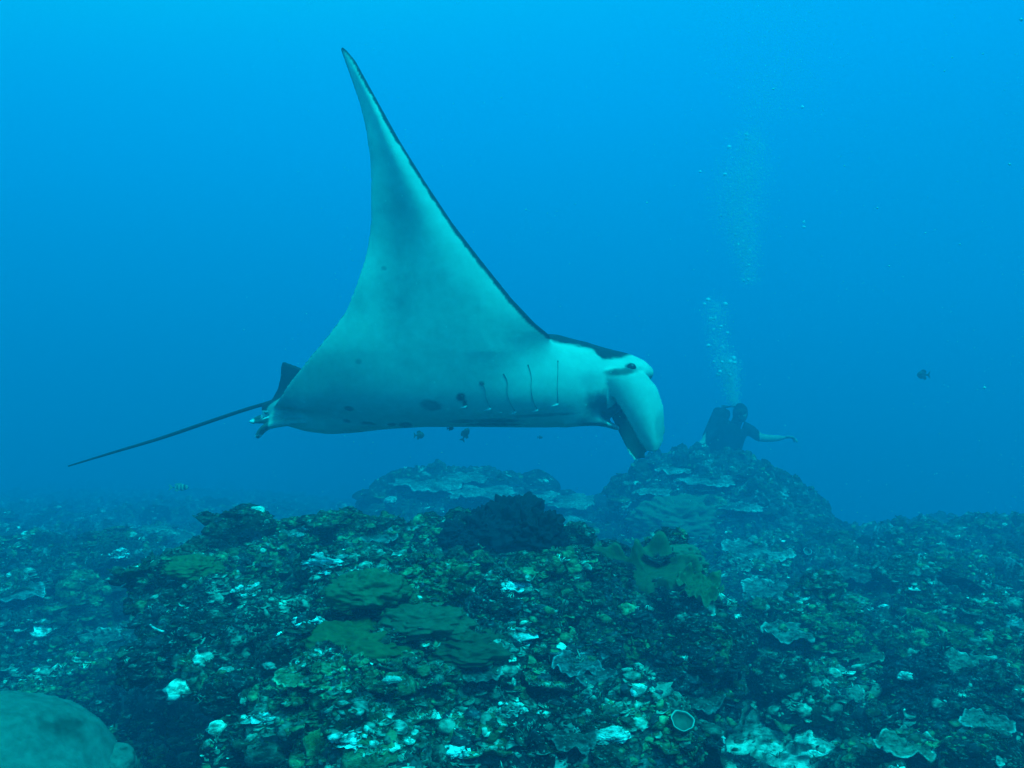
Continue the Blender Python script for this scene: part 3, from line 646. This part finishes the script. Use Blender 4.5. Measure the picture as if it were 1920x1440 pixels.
def blend_mask(V_):
    y_ = D0 - np.abs(V_[:, 1] - D0); x1 = 960 + V_[:, 0] / y_ * F; y1 = 720 - V_[:, 2] / y_ * F
    return sst(560, 640, x1) * (1 - sst(1105, 1130, x1)) * np.maximum(sst(655, 685, y1), sst(950, 1010, x1) * sst(628, 642, y1) * sst(8, 24, le(y1) - x1 + 60 * (x1 > 1030))) * (1 - sst(786, 795, y1)) * sst(20, 70, x1 - te(y1))
me, V, N = union('body', [wing, mirror(wing, D0), trunk, jaw, cf, cf2, dors] + pel, .0078, 5, blend_mask)
print('manta verts', len(V))
side = np.where(V[:, 1] < D0, -1, 1); Vm = V.copy(); Vm[:, 1] = D0 - np.abs(V[:, 1] - D0)
px = 960 + V[:, 0] / V[:, 1] * F; py = 720 - V[:, 2] / V[:, 1] * F
pxm = 960 + Vm[:, 0] / Vm[:, 1] * F; pym = 720 - Vm[:, 2] / Vm[:, 1] * F        # pattern drawn once, mirrored on the other side
out = N[:, 1] * side                                                            # >0 : skin faces away from the middle plane
wh = np.array([.57, .67, .56]); bk = np.array([.016, .020, .026]); gy = np.array([.20, .24, .25])
n_a = fbm(V * 9, 3); n_b = fbm(V * 40, 2)
onwing = (pym < 640) | ((pxm < le(pym) - 0) & (Vm[:, 1] < D0 - .25))
dark = np.where(V[:, 2] > .10, sst(.05, -.15, out), 0)                           # the back
dark = np.maximum(dark, sst(.35, .6, N[:, 2]) * (V[:, 2] > .02))
dark = np.where((pxm > 1015) & (V[:, 1] < D0), dark * (1 - sst(-4, 6, pym - np.interp(pxm, [1015, 1040, 1080, 1110, 1130, 1165, 1190], [626, 640, 646, 653, 672, 670, 660]))), dark)
edge_px = (le(pym) - pxm); bw = np.interp(pym, [90, 200, 420, 560, 630], [6, 7, 9, 13, 18])
dark = np.maximum(dark, np.where(pym < 636, 1 - sst(.75, 1.15, (edge_px + 3 * n_b + 3 * n_a) / bw), 0))
dark = np.maximum(dark, np.where((pym < 745), 1 - sst(1.5, 3.5, pxm - te(pym)), 0) * .7)
head = pxm > 1025
topline = np.interp(pxm, [1020, 1040, 1080, 1110, 1130, 1165, 1190], [628, 640, 646, 653, 672, 670, 660])
dark = np.maximum(dark, np.where(head & (pxm < 1195), 1 - sst(-3, 4, pym - topline + 6 * n_b), 0))
dark = dark * (1 - .8 * sst(1180, 1200, pxm + 8 * n_b))                                     # pale patch over the brow
c = wh[None] * (1 + .06 * n_a)[:, None]
def blob(x0, y0, rx, ry, k=1., rot=0., soft=.35):
    cx, sx_ = math.cos(rot), math.sin(rot); dx = (pxm - x0); dy = (pym - y0)
    e = np.hypot((dx * cx + dy * sx_) / rx, (-dx * sx_ + dy * cx) / ry) + .25 * n_b
    return (1 - sst(1 - soft, 1 + soft, e)) * k
gre = blob(742, 455, 36, 120, .42, 0, .9) + blob(755, 560, 40, 60, .32, 0, .9) + blob(600, 720, 110, 70, .40, 0, .9) + blob(515, 765, 34, 40, .6, 0, .8) + .25 * sst(.1, .5, fbm(V * 3.2 + 5, 3)) * (pxm < 900)  # grey pigment plus painted shade of the wing fold and the tail root
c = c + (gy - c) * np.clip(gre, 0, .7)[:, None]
sp = np.zeros(len(V))
near = Vm[:, 2] < 1.6
for b in [(655, 766, 9, 4, .85, .2), (650, 789, 8, 3, .7, .2), (808, 760, 19, 10, .62, .15), (864, 745, 8, 8, .95, 0), (871, 755, 4, 10, .95, -.4), (672, 678, 6, 5, .4, 0), (720, 503, 5, 4, .5, .4),
          (690, 794, 14, 3, .7, .1), (735, 796, 9, 3, .7, 0), (760, 797, 13, 5, .8, 0), (903, 719, 5, 4, .8, .6), (870, 790, 26, 3, .6, 0), (930, 789, 46, 4, .75, 0), (925, 796, 48, 3, .9, 0), (1020, 778, 60, 3, .45, -.05)]:
    sp = np.maximum(sp, blob(*b))
c = c + (bk * 1.5 - c) * sp[:, None]
eyeband = np.maximum(blob(1166, 697, 30, 7, .85, -.12, .5), blob(1180, 691, 9, 9, .8))
c = c + (bk - c) * eyeband[:, None]
mouth_shade = np.maximum(blob(1140, 768, 44, 32, .9, .35, .4), blob(1115, 790, 30, 14, .75)) * np.where(out > .2, 1, 1)  # dark mouth lining plus the shade under the throat, painted into the skin colour
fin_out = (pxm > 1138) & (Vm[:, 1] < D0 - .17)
mouth_shade = np.where(fin_out & (out > 0), mouth_shade * .05, mouth_shade)
c = c + (np.array([.03, .05, .09]) - c) * np.clip(mouth_shade, 0, 1)[:, None]
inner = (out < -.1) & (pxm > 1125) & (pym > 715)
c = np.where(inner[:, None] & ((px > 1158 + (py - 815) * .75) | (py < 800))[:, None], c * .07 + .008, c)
c = c + (gy - c) * np.clip(blob(1240, 800, 12, 26, .5) + blob(1105, 712, 16, 14, .35, 0, .8), 0, 1)[:, None]
dark = np.where((pxm < 600) & (pym > 762), 0, dark)
fin_d = (np.abs(V[:, 1] - D0) < .03) & (px < 590) & (py < 772) & (py > 670)
dark = np.maximum(dark, fin_d)
c = c + (bk - c) * np.clip(dark, 0, 1)[:, None]
pf = (px < 503) & (py > 770)
c = np.where(pf[:, None], np.where(((px < 476) | ((px > 490) & (py < 785)) | (py > 815))[:, None] & (n_b > -.3)[:, None], [[.8, .85, .8]], c * .18), c)
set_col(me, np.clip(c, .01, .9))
manta = empty('manta_ray', pt(860, 720, D0), 'manta ray gliding right with both wings raised and white belly showing', 'manta ray')
inv = Matrix.Translation(-manta.location)
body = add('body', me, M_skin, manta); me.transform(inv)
tl = smoothpath([pt(575, 742, D0), pt(520, 752, D0), pt(470, 765, D0 + .01), pt(400, 788, D0 + .02), pt(300, 822, D0 + .03), pt(200, 852, D0 + .03), pt(128, 874, D0 + .03)], 60)
rt = np.interp(np.linspace(0, 1, 60), [0, .12, .25, .6, 1], [.030, .017, .0085, .0085, .0035])
tm = mixed_mesh('tail', [tube(tl, rt, 12)], [bk * 1.2]); tm.transform(inv)
add('tail', tm, M_skin, manta)
# eye, gill slits, remora-like flecks on the near side: laid on the skin by casting from the side
dg = bpy.context.evaluated_depsgraph_get(); dg.update()
def on_body(px, py, off=.0):
    o = manta.location; d = pt(px, py, 1).normalized()
    ok, loc, nor, _ = body.ray_cast(-o, d)
    if not ok: return pt(px, py, D0 - .2)
    return loc + o - d * off
e = on_body(1184, 690)
v_, f_ = subdiv(*subdiv(*ico()))
em = mixed_mesh('eye', [(v_ * (.022, .014, .022), f_)]); eo = add('eye', em, M_dark, manta); eo.location = Vector(e) - manta.location
em2 = em.copy(); eo2 = add('eye', em2, M_dark, manta); q_ = Vector(e); q_.y = 2 * D0 - q_.y; eo2.location = q_ - manta.location
gills = [[(901, 717), (909, 729), (911, 745), (920, 766)], [(944, 701), (951, 715), (951, 738), (958, 758), (967, 773)], [(990, 684), (996, 705), (996, 730), (1000, 752), (1008, 769)],
         [(1046, 676), (1046, 700), (1045, 725), (1046, 745), (1046, 758)], [(866, 742), (869, 752), (874, 762)]]
M_slit = material('gill_slit_skin', col=(.13, .18, .17), vcol=False, var=.1, bump=0)
M_flap = material('gill_flap_skin', col=(.6, .66, .62), vcol=False, var=.1, bump=0)
for g in gills:
    P_ = smoothpath([(x, y, 0) for x, y in g], 26); pts_ = [on_body(x, y, .0015) for x, y, _ in P_]
    hw_ = np.interp(np.linspace(0, 1, 26), [0, .08, .5, .9, 1], [.0036, .0012, .0006, .0014, .001])
    gm = mixed_mesh('gill_slit', [tube(pts_, [(h, .0018) for h in hw_], 8)]); gm.transform(inv); go = add('gill_slit', gm, M_slit, manta)
    ex, ey = g[-1]; fp = [on_body(ex - 12, ey + 4, .002), on_body(ex - 4, ey + 2, .004), on_body(ex + 1, ey - 1, .003)]
    fm = mixed_mesh('gill_flap', [tube(smoothpath(fp, 8), [.001, .002, .004, .005, .006, .006, .004, .002], 8)]); fm.transform(inv); add('gill_flap', fm, M_flap, go)

# ------------------------------------------------------------------ the diver
DD = 9.0
def cap(p, r, n=14, seg=16): return tube(smoothpath(p, n), [tuple(x) if not np.isscalar(x) else x for x in np.stack([np.interp(np.linspace(0, 1, n), np.linspace(0, 1, len(r)), [(q if np.isscalar(q) else q[0]) for q in r]), np.interp(np.linspace(0, 1, n), np.linspace(0, 1, len(r)), [(q if np.isscalar(q) else q[1]) for q in r])], -1)], seg)
def dp(x, y, dz=0.): return pt(x, y, DD + dz)
def ball(c_, r):
    v, f = subdiv(*subdiv(*ico())); return v * np.array(r) + np.array(tuple(c_)), f
parts = [cap([dp(1366, 872), dp(1366, 850), dp(1367, 825), dp(1370, 806), dp(1376, 796)], [(.14, .11), (.13, .11), (.16, .12), (.19, .12), (.13, .10)], 18, 24),
         cap([dp(1378, 800), dp(1384, 784, -.02)], [.06, .055]), ball(dp(1388, 774, -.03), (.078, .095, .105)),
         cap([dp(1392, 802), dp(1408, 808, -.02), dp(1424, 821, -.06)], [.075, .06, .045]), cap([dp(1422, 820, -.06), dp(1445, 822, -.08), dp(1466, 821, -.10)], [.046, .038, .026]),
         cap([dp(1346, 804), dp(1332, 816, -.05), dp(1322, 828, -.1)], [.075, .058, .046]), cap([dp(1323, 827, -.1), dp(1312, 836, -.16), dp(1301, 841, -.2)], [.046, .038, .026]),
         cap([dp(1356, 872), dp(1350, 905, .1), dp(1345, 930, .42)], [.10, .085, .06]), cap([dp(1345, 930, .40), dp(1342, 920, .8), dp(1340, 916, .95)], [.06, .05, .04]),
         cap([dp(1376, 872), dp(1386, 908, .1), dp(1392, 928, .42)], [.10, .085, .06]), cap([dp(1392, 928, .40), dp(1396, 918, .8), dp(1398, 914, .95)], [.06, .05, .04])]
def hand(w_, dir_, upv, droop=0., s=1.):
    w_ = np.array(w_); dir_ = np.array(dir_, float); dir_ /= np.linalg.norm(dir_); upv = np.array(upv, float); sd = np.cross(dir_, upv); sd /= np.linalg.norm(sd); up2 = np.cross(sd, dir_)
    ps = [tube(smoothpath([w_ - dir_ * .02, w_ + dir_ * .03, w_ + dir_ * .085], 8), [(.024, .016), (.03, .016), (.036, .016), (.04, .016), (.042, .015), (.042, .014), (.04, .013), (.036, .012)], 12)]
    for i, L in enumerate((.065, .078, .072, .055)):
        b = w_ + dir_ * .075 + sd * (.030 - .020 * i); k1 = b + dir_ * L * .45 - up2 * .004; k2 = b + dir_ * L * .8 - up2 * (.016 + droop); k3 = b + dir_ * L - up2 * (.032 + droop * 1.6)
        ps.append(tube(smoothpath([b - dir_ * .02, k1, k2, k3], 10), np.linspace(.0095, .0065, 10), 8))
    b = w_ + dir_ * .02 + sd * .03; ps.append(tube(smoothpath([b - sd * .015, b + sd * .018 + dir_ * .025, b + sd * .022 + dir_ * .052], 8), np.linspace(.0115, .008, 8), 8))
    return ps
parts += hand(dp(1466, 821, -.10), (1, -.1, .10), (0, .3, 1), .02) + hand(dp(1301, 841, -.2), (-.8, -.3, -.25), (0, .1, 1), .02)
pm, V, N = union('body', parts, .008, 3)
px = 960 + V[:, 0] / V[:, 1] * F; py = 720 - V[:, 2] / V[:, 1] * F
skin = (px > 1424) | ((px < 1323) & (py < 850) & (V[:, 1] < DD)); face = (np.hypot(px - 1392, py - 778) < 8)
col = np.where((skin | face)[:, None], [[.52, .40, .32]], [[.012, .014, .02]])
set_col(pm, col)
diver = empty('person', dp(1366, 800), 'scuba diver in a dark wetsuit with bare forearms and arms spread behind the right mound', 'person')
inv = Matrix.Translation(-diver.location)
def dpart(name, mesh_parts, colr, parent=None):
    m_ = mixed_mesh(name, mesh_parts, [np.array(colr)] * len(mesh_parts)); m_.transform(inv); return add(name, m_, M_diver, parent or diver)
pm.transform(inv); add('body', pm, M_diver, diver)
dpart('air_tank', [cap([dp(1356, 766, .12), dp(1354, 772, .12), dp(1344, 796, .13), dp(1332, 824, .13), dp(1330, 829, .13)], [.05, .092, .096, .094, .05], 20, 24)], (.03, .035, .04))
dpart('tank_valve', [cap([dp(1357, 768, .12), dp(1359, 760, .12)], [.02, .02], 4, 10), cap([dp(1354, 762, .10), dp(1364, 763, .13)], [.015, .015], 4, 10)], (.25, .26, .26))
dpart('buoyancy_vest', [cap([dp(1358, 858, .03), dp(1353, 840, .05), dp(1354, 818, .05), dp(1360, 803, .03)], [(.13, .12), (.18, .14), (.185, .15), (.13, .12)], 16, 24)], (.014, .016, .022))
dpart('regulator', [ball(dp(1393, 785, -.13), (.035, .03, .03))], (.03, .03, .03))
dpart('hose', [cap([dp(1360, 764, .1), dp(1374, 762, .0), dp(1386, 768, -.12), dp(1393, 782, -.14)], [.009, .009, .009, .009], 16, 8)], (.02, .02, .02))
mk = dpart('mask', [ball(dp(1389, 772, -.11), (.062, .03, .038))], (.03, .04, .05)); dpart('mask_strap', [cap([dp(1377, 774, -.03), dp(1380, 773, -.09), dp(1385, 773, -.12)], [.012, .012, .012], 8, 8)], (.02, .02, .02), mk)
for x in (1340, 1398): dpart('swim_fin', [cap([dp(x, 915, .9), dp(x, 905, 1.2), dp(x, 897, 1.5)], [(.045, .035), (.09, .012), (.11, .008)], 10, 16)], (.03, .03, .03))
ps = smoothpath([dp(1306, 844, -.24), dp(1312, 848, -.24), dp(1322, 856, -.25), dp(1329, 860, -.26)], 10)
tag(add('reef_pointer', mixed_mesh('reef_pointer', [tube(ps, [.006] * 10, 8)], [np.array((.75, .78, .7))]), M_diver), 'pale rod lying on the right mound under the hand of the diver', 'rod')

# ------------------------------------------------------------------ fish
def fish(name, label, px, py, d, L, colr, deep=.42, stripe=None, heading=0., pitch=0., tailc=None):
    """heading 0 = swims right, pi = left; length L metres"""
    g = empty(name, pt(px, py, d), label, 'fish', rot=(0, -pitch, heading))
    n = 26; t = np.linspace(0, 1, n); x = (0.42 - t * .80) * L
    h = L * deep * .5 * np.interp(t, [0, .06, .2, .4, .65, .88, 1], [.05, .38, .82, 1, .72, .22, .24]); wv = h * np.interp(t, [0, .3, 1], [.6, .45, .15])
    a = np.linspace(0, 2 * math.pi, 20, endpoint=False)
    V_, F_ = loft([[(x[i], wv[i] * math.cos(q), h[i] * math.sin(q)) for q in a] for i in range(n)])
    cc = np.broadcast_to(np.array(colr), V_.shape).copy()
    if stripe is not None:
        m_ = (np.sin(V_[:, 0] / L * 34) > .15)[:, None]; cc = np.where(m_, np.array(stripe), cc)
    cc = cc * (1 - .0 * V_[:, 2:3])
    me_ = fast_mesh_tri('body', V_, F_, cc); add('body', me_, M_fish, g)
    def fin(nm, pts, th=.008):
        c_ = np.mean(pts, axis=0); rr = []
        for s_, k in ((-1, .6), (0, 1), (1, .6)): rr.append([(c_[0] + (p[0] - c_[0]) * k, s_ * th * L, c_[1] + (p[1] - c_[1]) * k) for p in pts])
        v, f = loft(rr); v = v * (L, 1, L); m2 = mixed_mesh(nm, [(v, f)], [np.array(tailc if tailc is not None else colr) * .8], False); return add(nm, m2, M_fish, g)
    dd = deep * .5
    fin('tail_fin', [(-.36, .05 * deep), (-.44, .3 * deep), (-.56, .46 * deep), (-.50, 0), (-.56, -.46 * deep), (-.44, -.3 * deep), (-.36, -.05 * deep)])
    fin('dorsal_fin', [(.15, dd * .9), (.02, dd * 1.35), (-.18, dd * 1.25), (-.27, dd * .95), (-.26, dd * .45), (.1, dd * .8)])
    fin('anal_fin', [(-.02, -dd * .85), (-.15, -dd * 1.3), (-.27, -dd * .95), (-.25, -dd * .4)])
    v, f = ico(); m2 = mixed_mesh('eye', [(v * .022 * L + np.array([.33 * L, s * .055 * L * deep / .42, .05 * L]), f) for s in (-1, 1)]); add('eye', m2, M_dark, g)
    return g
def fast_mesh_tri(name, V_, F_, cc):
    m_ = bpy.data.meshes.new(name); m_.from_pydata(V_.tolist(), [], [tuple(map(int, f)) for f in F_]); m_.update()
    m_.polygons.foreach_set('use_smooth', np.full(len(m_.polygons), True)); set_col(m_, cc); return m_
PI = math.pi
fish('reef_fish', 'lone dark oval fish in open water at the far right', 1730, 703, 7.5, .12, (.03, .035, .04), .6, heading=PI)
fish('reef_fish', 'dim rounded fish just below the middle of the ray belly', 787, 816, 6.5, .09, (.05, .07, .05), .6, heading=.5)
fish('reef_fish', 'dark fish pointing steeply upward below the ray belly', 873, 813, 5.6, .10, (.03, .05, .07), .45, heading=.3, pitch=1.1)
fish('reef_fish', 'tiny dark fish hanging right under the belly edge of the ray', 845, 803, 4.6, .045, (.015, .02, .025), .5, heading=.6)
fish('reef_fish', 'small dark fish above the table corals of the back mound', 937, 893, 8.0, .075, (.02, .03, .04), .55, heading=PI)
fish('reef_fish', 'faint dark fish below the gills of the ray', 1013, 820, 7.5, .05, (.04, .05, .06), .5)
fish('striped_fish', 'small barred fish with dark stripes over the distant left reef', 338, 914, 7.0, .17, (.45, .5, .35), .32, stripe=(.03, .04, .04), heading=0)
fish('yellow_fish', 'bright yellow-green fish at the top left edge of the outcrop', 410, 995, 2.95, .055, (.30, .46, .05), .5, heading=PI, pitch=.1)
fish('blue_fish', 'vivid blue fish left of its twin under the big plate coral', 1732, 1299, 2.3, .026, (.03, .05, .9), .5, heading=1.2)
fish('blue_fish', 'vivid blue fish right of its twin under the big plate coral', 1777, 1305, 2.25, .026, (.03, .05, .9), .5, heading=1.9)
fish('reef_fish', 'dark fish in front of the pale leather coral near the crest', 1237, 1000, 3.3, .035, (.015, .02, .03), .7, heading=PI, pitch=-.5)
fish('reef_fish', 'slim pale fish resting on the far left slope', 110, 951, 8.0, .08, (.5, .55, .5), .3)

# ------------------------------------------------------------------ bubbles and drifting specks
vb, fb = ico(); vb2, fb2 = subdiv(vb, fb)
bm_ = fast_mesh('bubble', vb2 * (1, 1, .8), fb2); bm_.materials.append(M_bub)
big = [(1328, 562, 4), (1360, 570, 4), (1321, 570, 3), (1332, 598, 4), (1340, 597, 4), (1352, 612, 3), (1338, 618, 3), (1364, 624, 3), (1328, 648, 3.5), (1354, 650, 3), (1339, 678, 3), (1354, 679, 3), (1376, 671, 4), (1369, 678, 4), (1377, 680, 3.5),
       (1365, 693, 4.5), (1350, 697, 3.5), (1347, 702, 4), (1368, 702, 3.5), (1394, 526, 3), (1403, 524, 3), (1367, 276, 4), (1359, 327, 3.5), (1313, 322, 2.5), (1400, 252, 3), (1400, 260, 3), (1352, 404, 2.5), (1379, 440, 2.5), (1384, 458, 3), (1406, 470, 2.5), (1404, 497, 2.5), (1507, 417, 2.5), (1507, 426, 3), (1504, 201, 3)]
for x, y, r in big:
    o = add('bubble', bm_, None, loc=pt(x, y, DD + rng.normal() * .12)); o.scale = [r * 1.2 / F * DD] * 3; o.rotation_euler = (0, rng.normal() * .5, 0)
    lb = ('bright air bubble low in the trail close above the head of the diver' if y > 660 else 'bright air bubble near the top of the lower bubble trail' if y > 555 else 'faint air bubble in the high thin trail far above the diver')
    tag(o, lb, 'bubble', 'air bubbles' + (' low above the diver' if y > 660 else ' at the top of the lower trail' if y > 555 else ' in the high trail'))
OV = np.array([(1, 0, 0), (-1, 0, 0), (0, 1, 0), (0, -1, 0), (0, 0, .8), (0, 0, -.8)]); OF = np.array([(0, 2, 4), (2, 1, 4), (1, 3, 4), (3, 0, 4), (2, 0, 5), (1, 2, 5), (3, 1, 5), (0, 3, 5)])
def swarm(name, P, R_, label, cat, mat):
    vb, fb = OV, OF
    V = (P[:, None] + vb[None] * R_[:, None, None]).reshape(-1, 3); Fk = (fb[None] + (np.arange(len(P)) * len(vb))[:, None, None]).reshape(-1, 3)
    return tag(add(name, fast_mesh(name, V, Fk), mat), label, cat, kind='stuff')
def plume(ctrl, n):
    c_ = np.array(ctrl, float); w_ = c_[:, 3]; t = rng.choice(len(c_) - 1, n, p=(w_[:-1] / w_[:-1].sum())) + rng.random(n)
    x = np.interp(t, range(len(c_)), c_[:, 0]); y = np.interp(t, range(len(c_)), c_[:, 1]); s = np.interp(t, range(len(c_)), c_[:, 2])
    x = x + rng.normal(size=n) * s; y = y + rng.normal(size=n) * s * .6; d = DD + rng.normal(size=n) * s / F * DD
    return np.stack([(x - 960) / F * d, d, (720 - y) / F * d], -1)
Pb = np.concatenate([plume([(1380, 765, 4, 2), (1372, 735, 7, 3), (1368, 700, 11, 3), (1358, 670, 13, 1), (1345, 640, 13, 1.2), (1343, 600, 13, 1.4), (1340, 565, 13, 0)], 9000),
                     plume([(1405, 530, 10, 1), (1400, 480, 13, 2), (1388, 430, 20, 3), (1385, 370, 26, 3.5), (1400, 310, 24, 2), (1410, 250, 16, 1), (1440, 130, 30, 0)], 18000),
                     plume([(1460, 200, 40, 1), (1450, 100, 60, 1), (1440, -20, 70, 0)], 6000)])
swarm('fine_bubbles', Pb, rng.uniform(.0018, .0046, len(Pb)) * (1 + (rng.random(len(Pb)) < .03) * 1.2), 'two hazy rising plumes of fine air bubbles above the diver', 'bubbles', M_bub)
n = 900; d = rng.uniform(1.6, 7, n); x = 1920 - 1500 * rng.random(n) ** 1.5; y = rng.uniform(0, 1000, n)
Ps_ = np.stack([(x - 960) / F * d, d, (720 - y) / F * d], -1)
big_ = [(1893, 308, 3, 5), (1645, 390, 2.4, 5), (1846, 727, 3.5, 5), (1735, 437, 2, 5), (1915, 37, 4, 5), (1450, 167, 2.5, 5), (1843, 101, 2.2, 5), (1785, 108, 2, 5), (1771, 133, 2.2, 5), (1667, 499, 2.2, 5), (1800, 458, 2, 5), (986, 393, 2, 5), (940, 183, 1.6, 5), (1213, 380, 2, 5), (1583, 311, 2, 5)]
Ps_ = np.concatenate([Ps_, [ptn(a, b, dd) for a, b, _, dd in big_]])
Rs_ = np.concatenate([rng.uniform(.45, 1.25, n) * d / F, [r * 1.15 * dd / F for *_, r, dd in big_]])
swarm('drifting_specks', Ps_, Rs_, 'scattered pale plankton specks drifting in the open water', 'plankton', M_speck)

# ------------------------------------------------------------------ the water body as haze
V = [(sx * 150, sy * 150, z) for z in (-16, 4.6) for sx, sy in ((-1, -1), (1, -1), (1, 1), (-1, 1))]
hm = bpy.data.meshes.new('haze'); hm.from_pydata(V, [], [(3, 2, 1, 0), (4, 5, 6, 7), (0, 1, 5, 4), (1, 2, 6, 5), (2, 3, 7, 6), (3, 0, 4, 7)]); hm.update()
hmat = bpy.data.materials.new('water_haze'); hmat.use_nodes = True; n_ = hmat.node_tree; n_.nodes.clear()
pv = n_.nodes.new('ShaderNodeVolumePrincipled'); pv.inputs['Density'].default_value = DENS; pv.inputs['Color'].default_value = (.02, .50, .91, 1)
pv.inputs['Absorption Color'].default_value = (0, 0, 0, 1); pv.inputs['Anisotropy'].default_value = 0.2
mo = n_.nodes.new('ShaderNodeOutputMaterial'); n_.links.new(pv.outputs[0], mo.inputs['Volume'])
hz = add('haze', hm, hmat); tag(hz, kind='stuff')
hz['label'] = 'blue sea water that everything fades into'; hz['category'] = 'haze'
print('done')
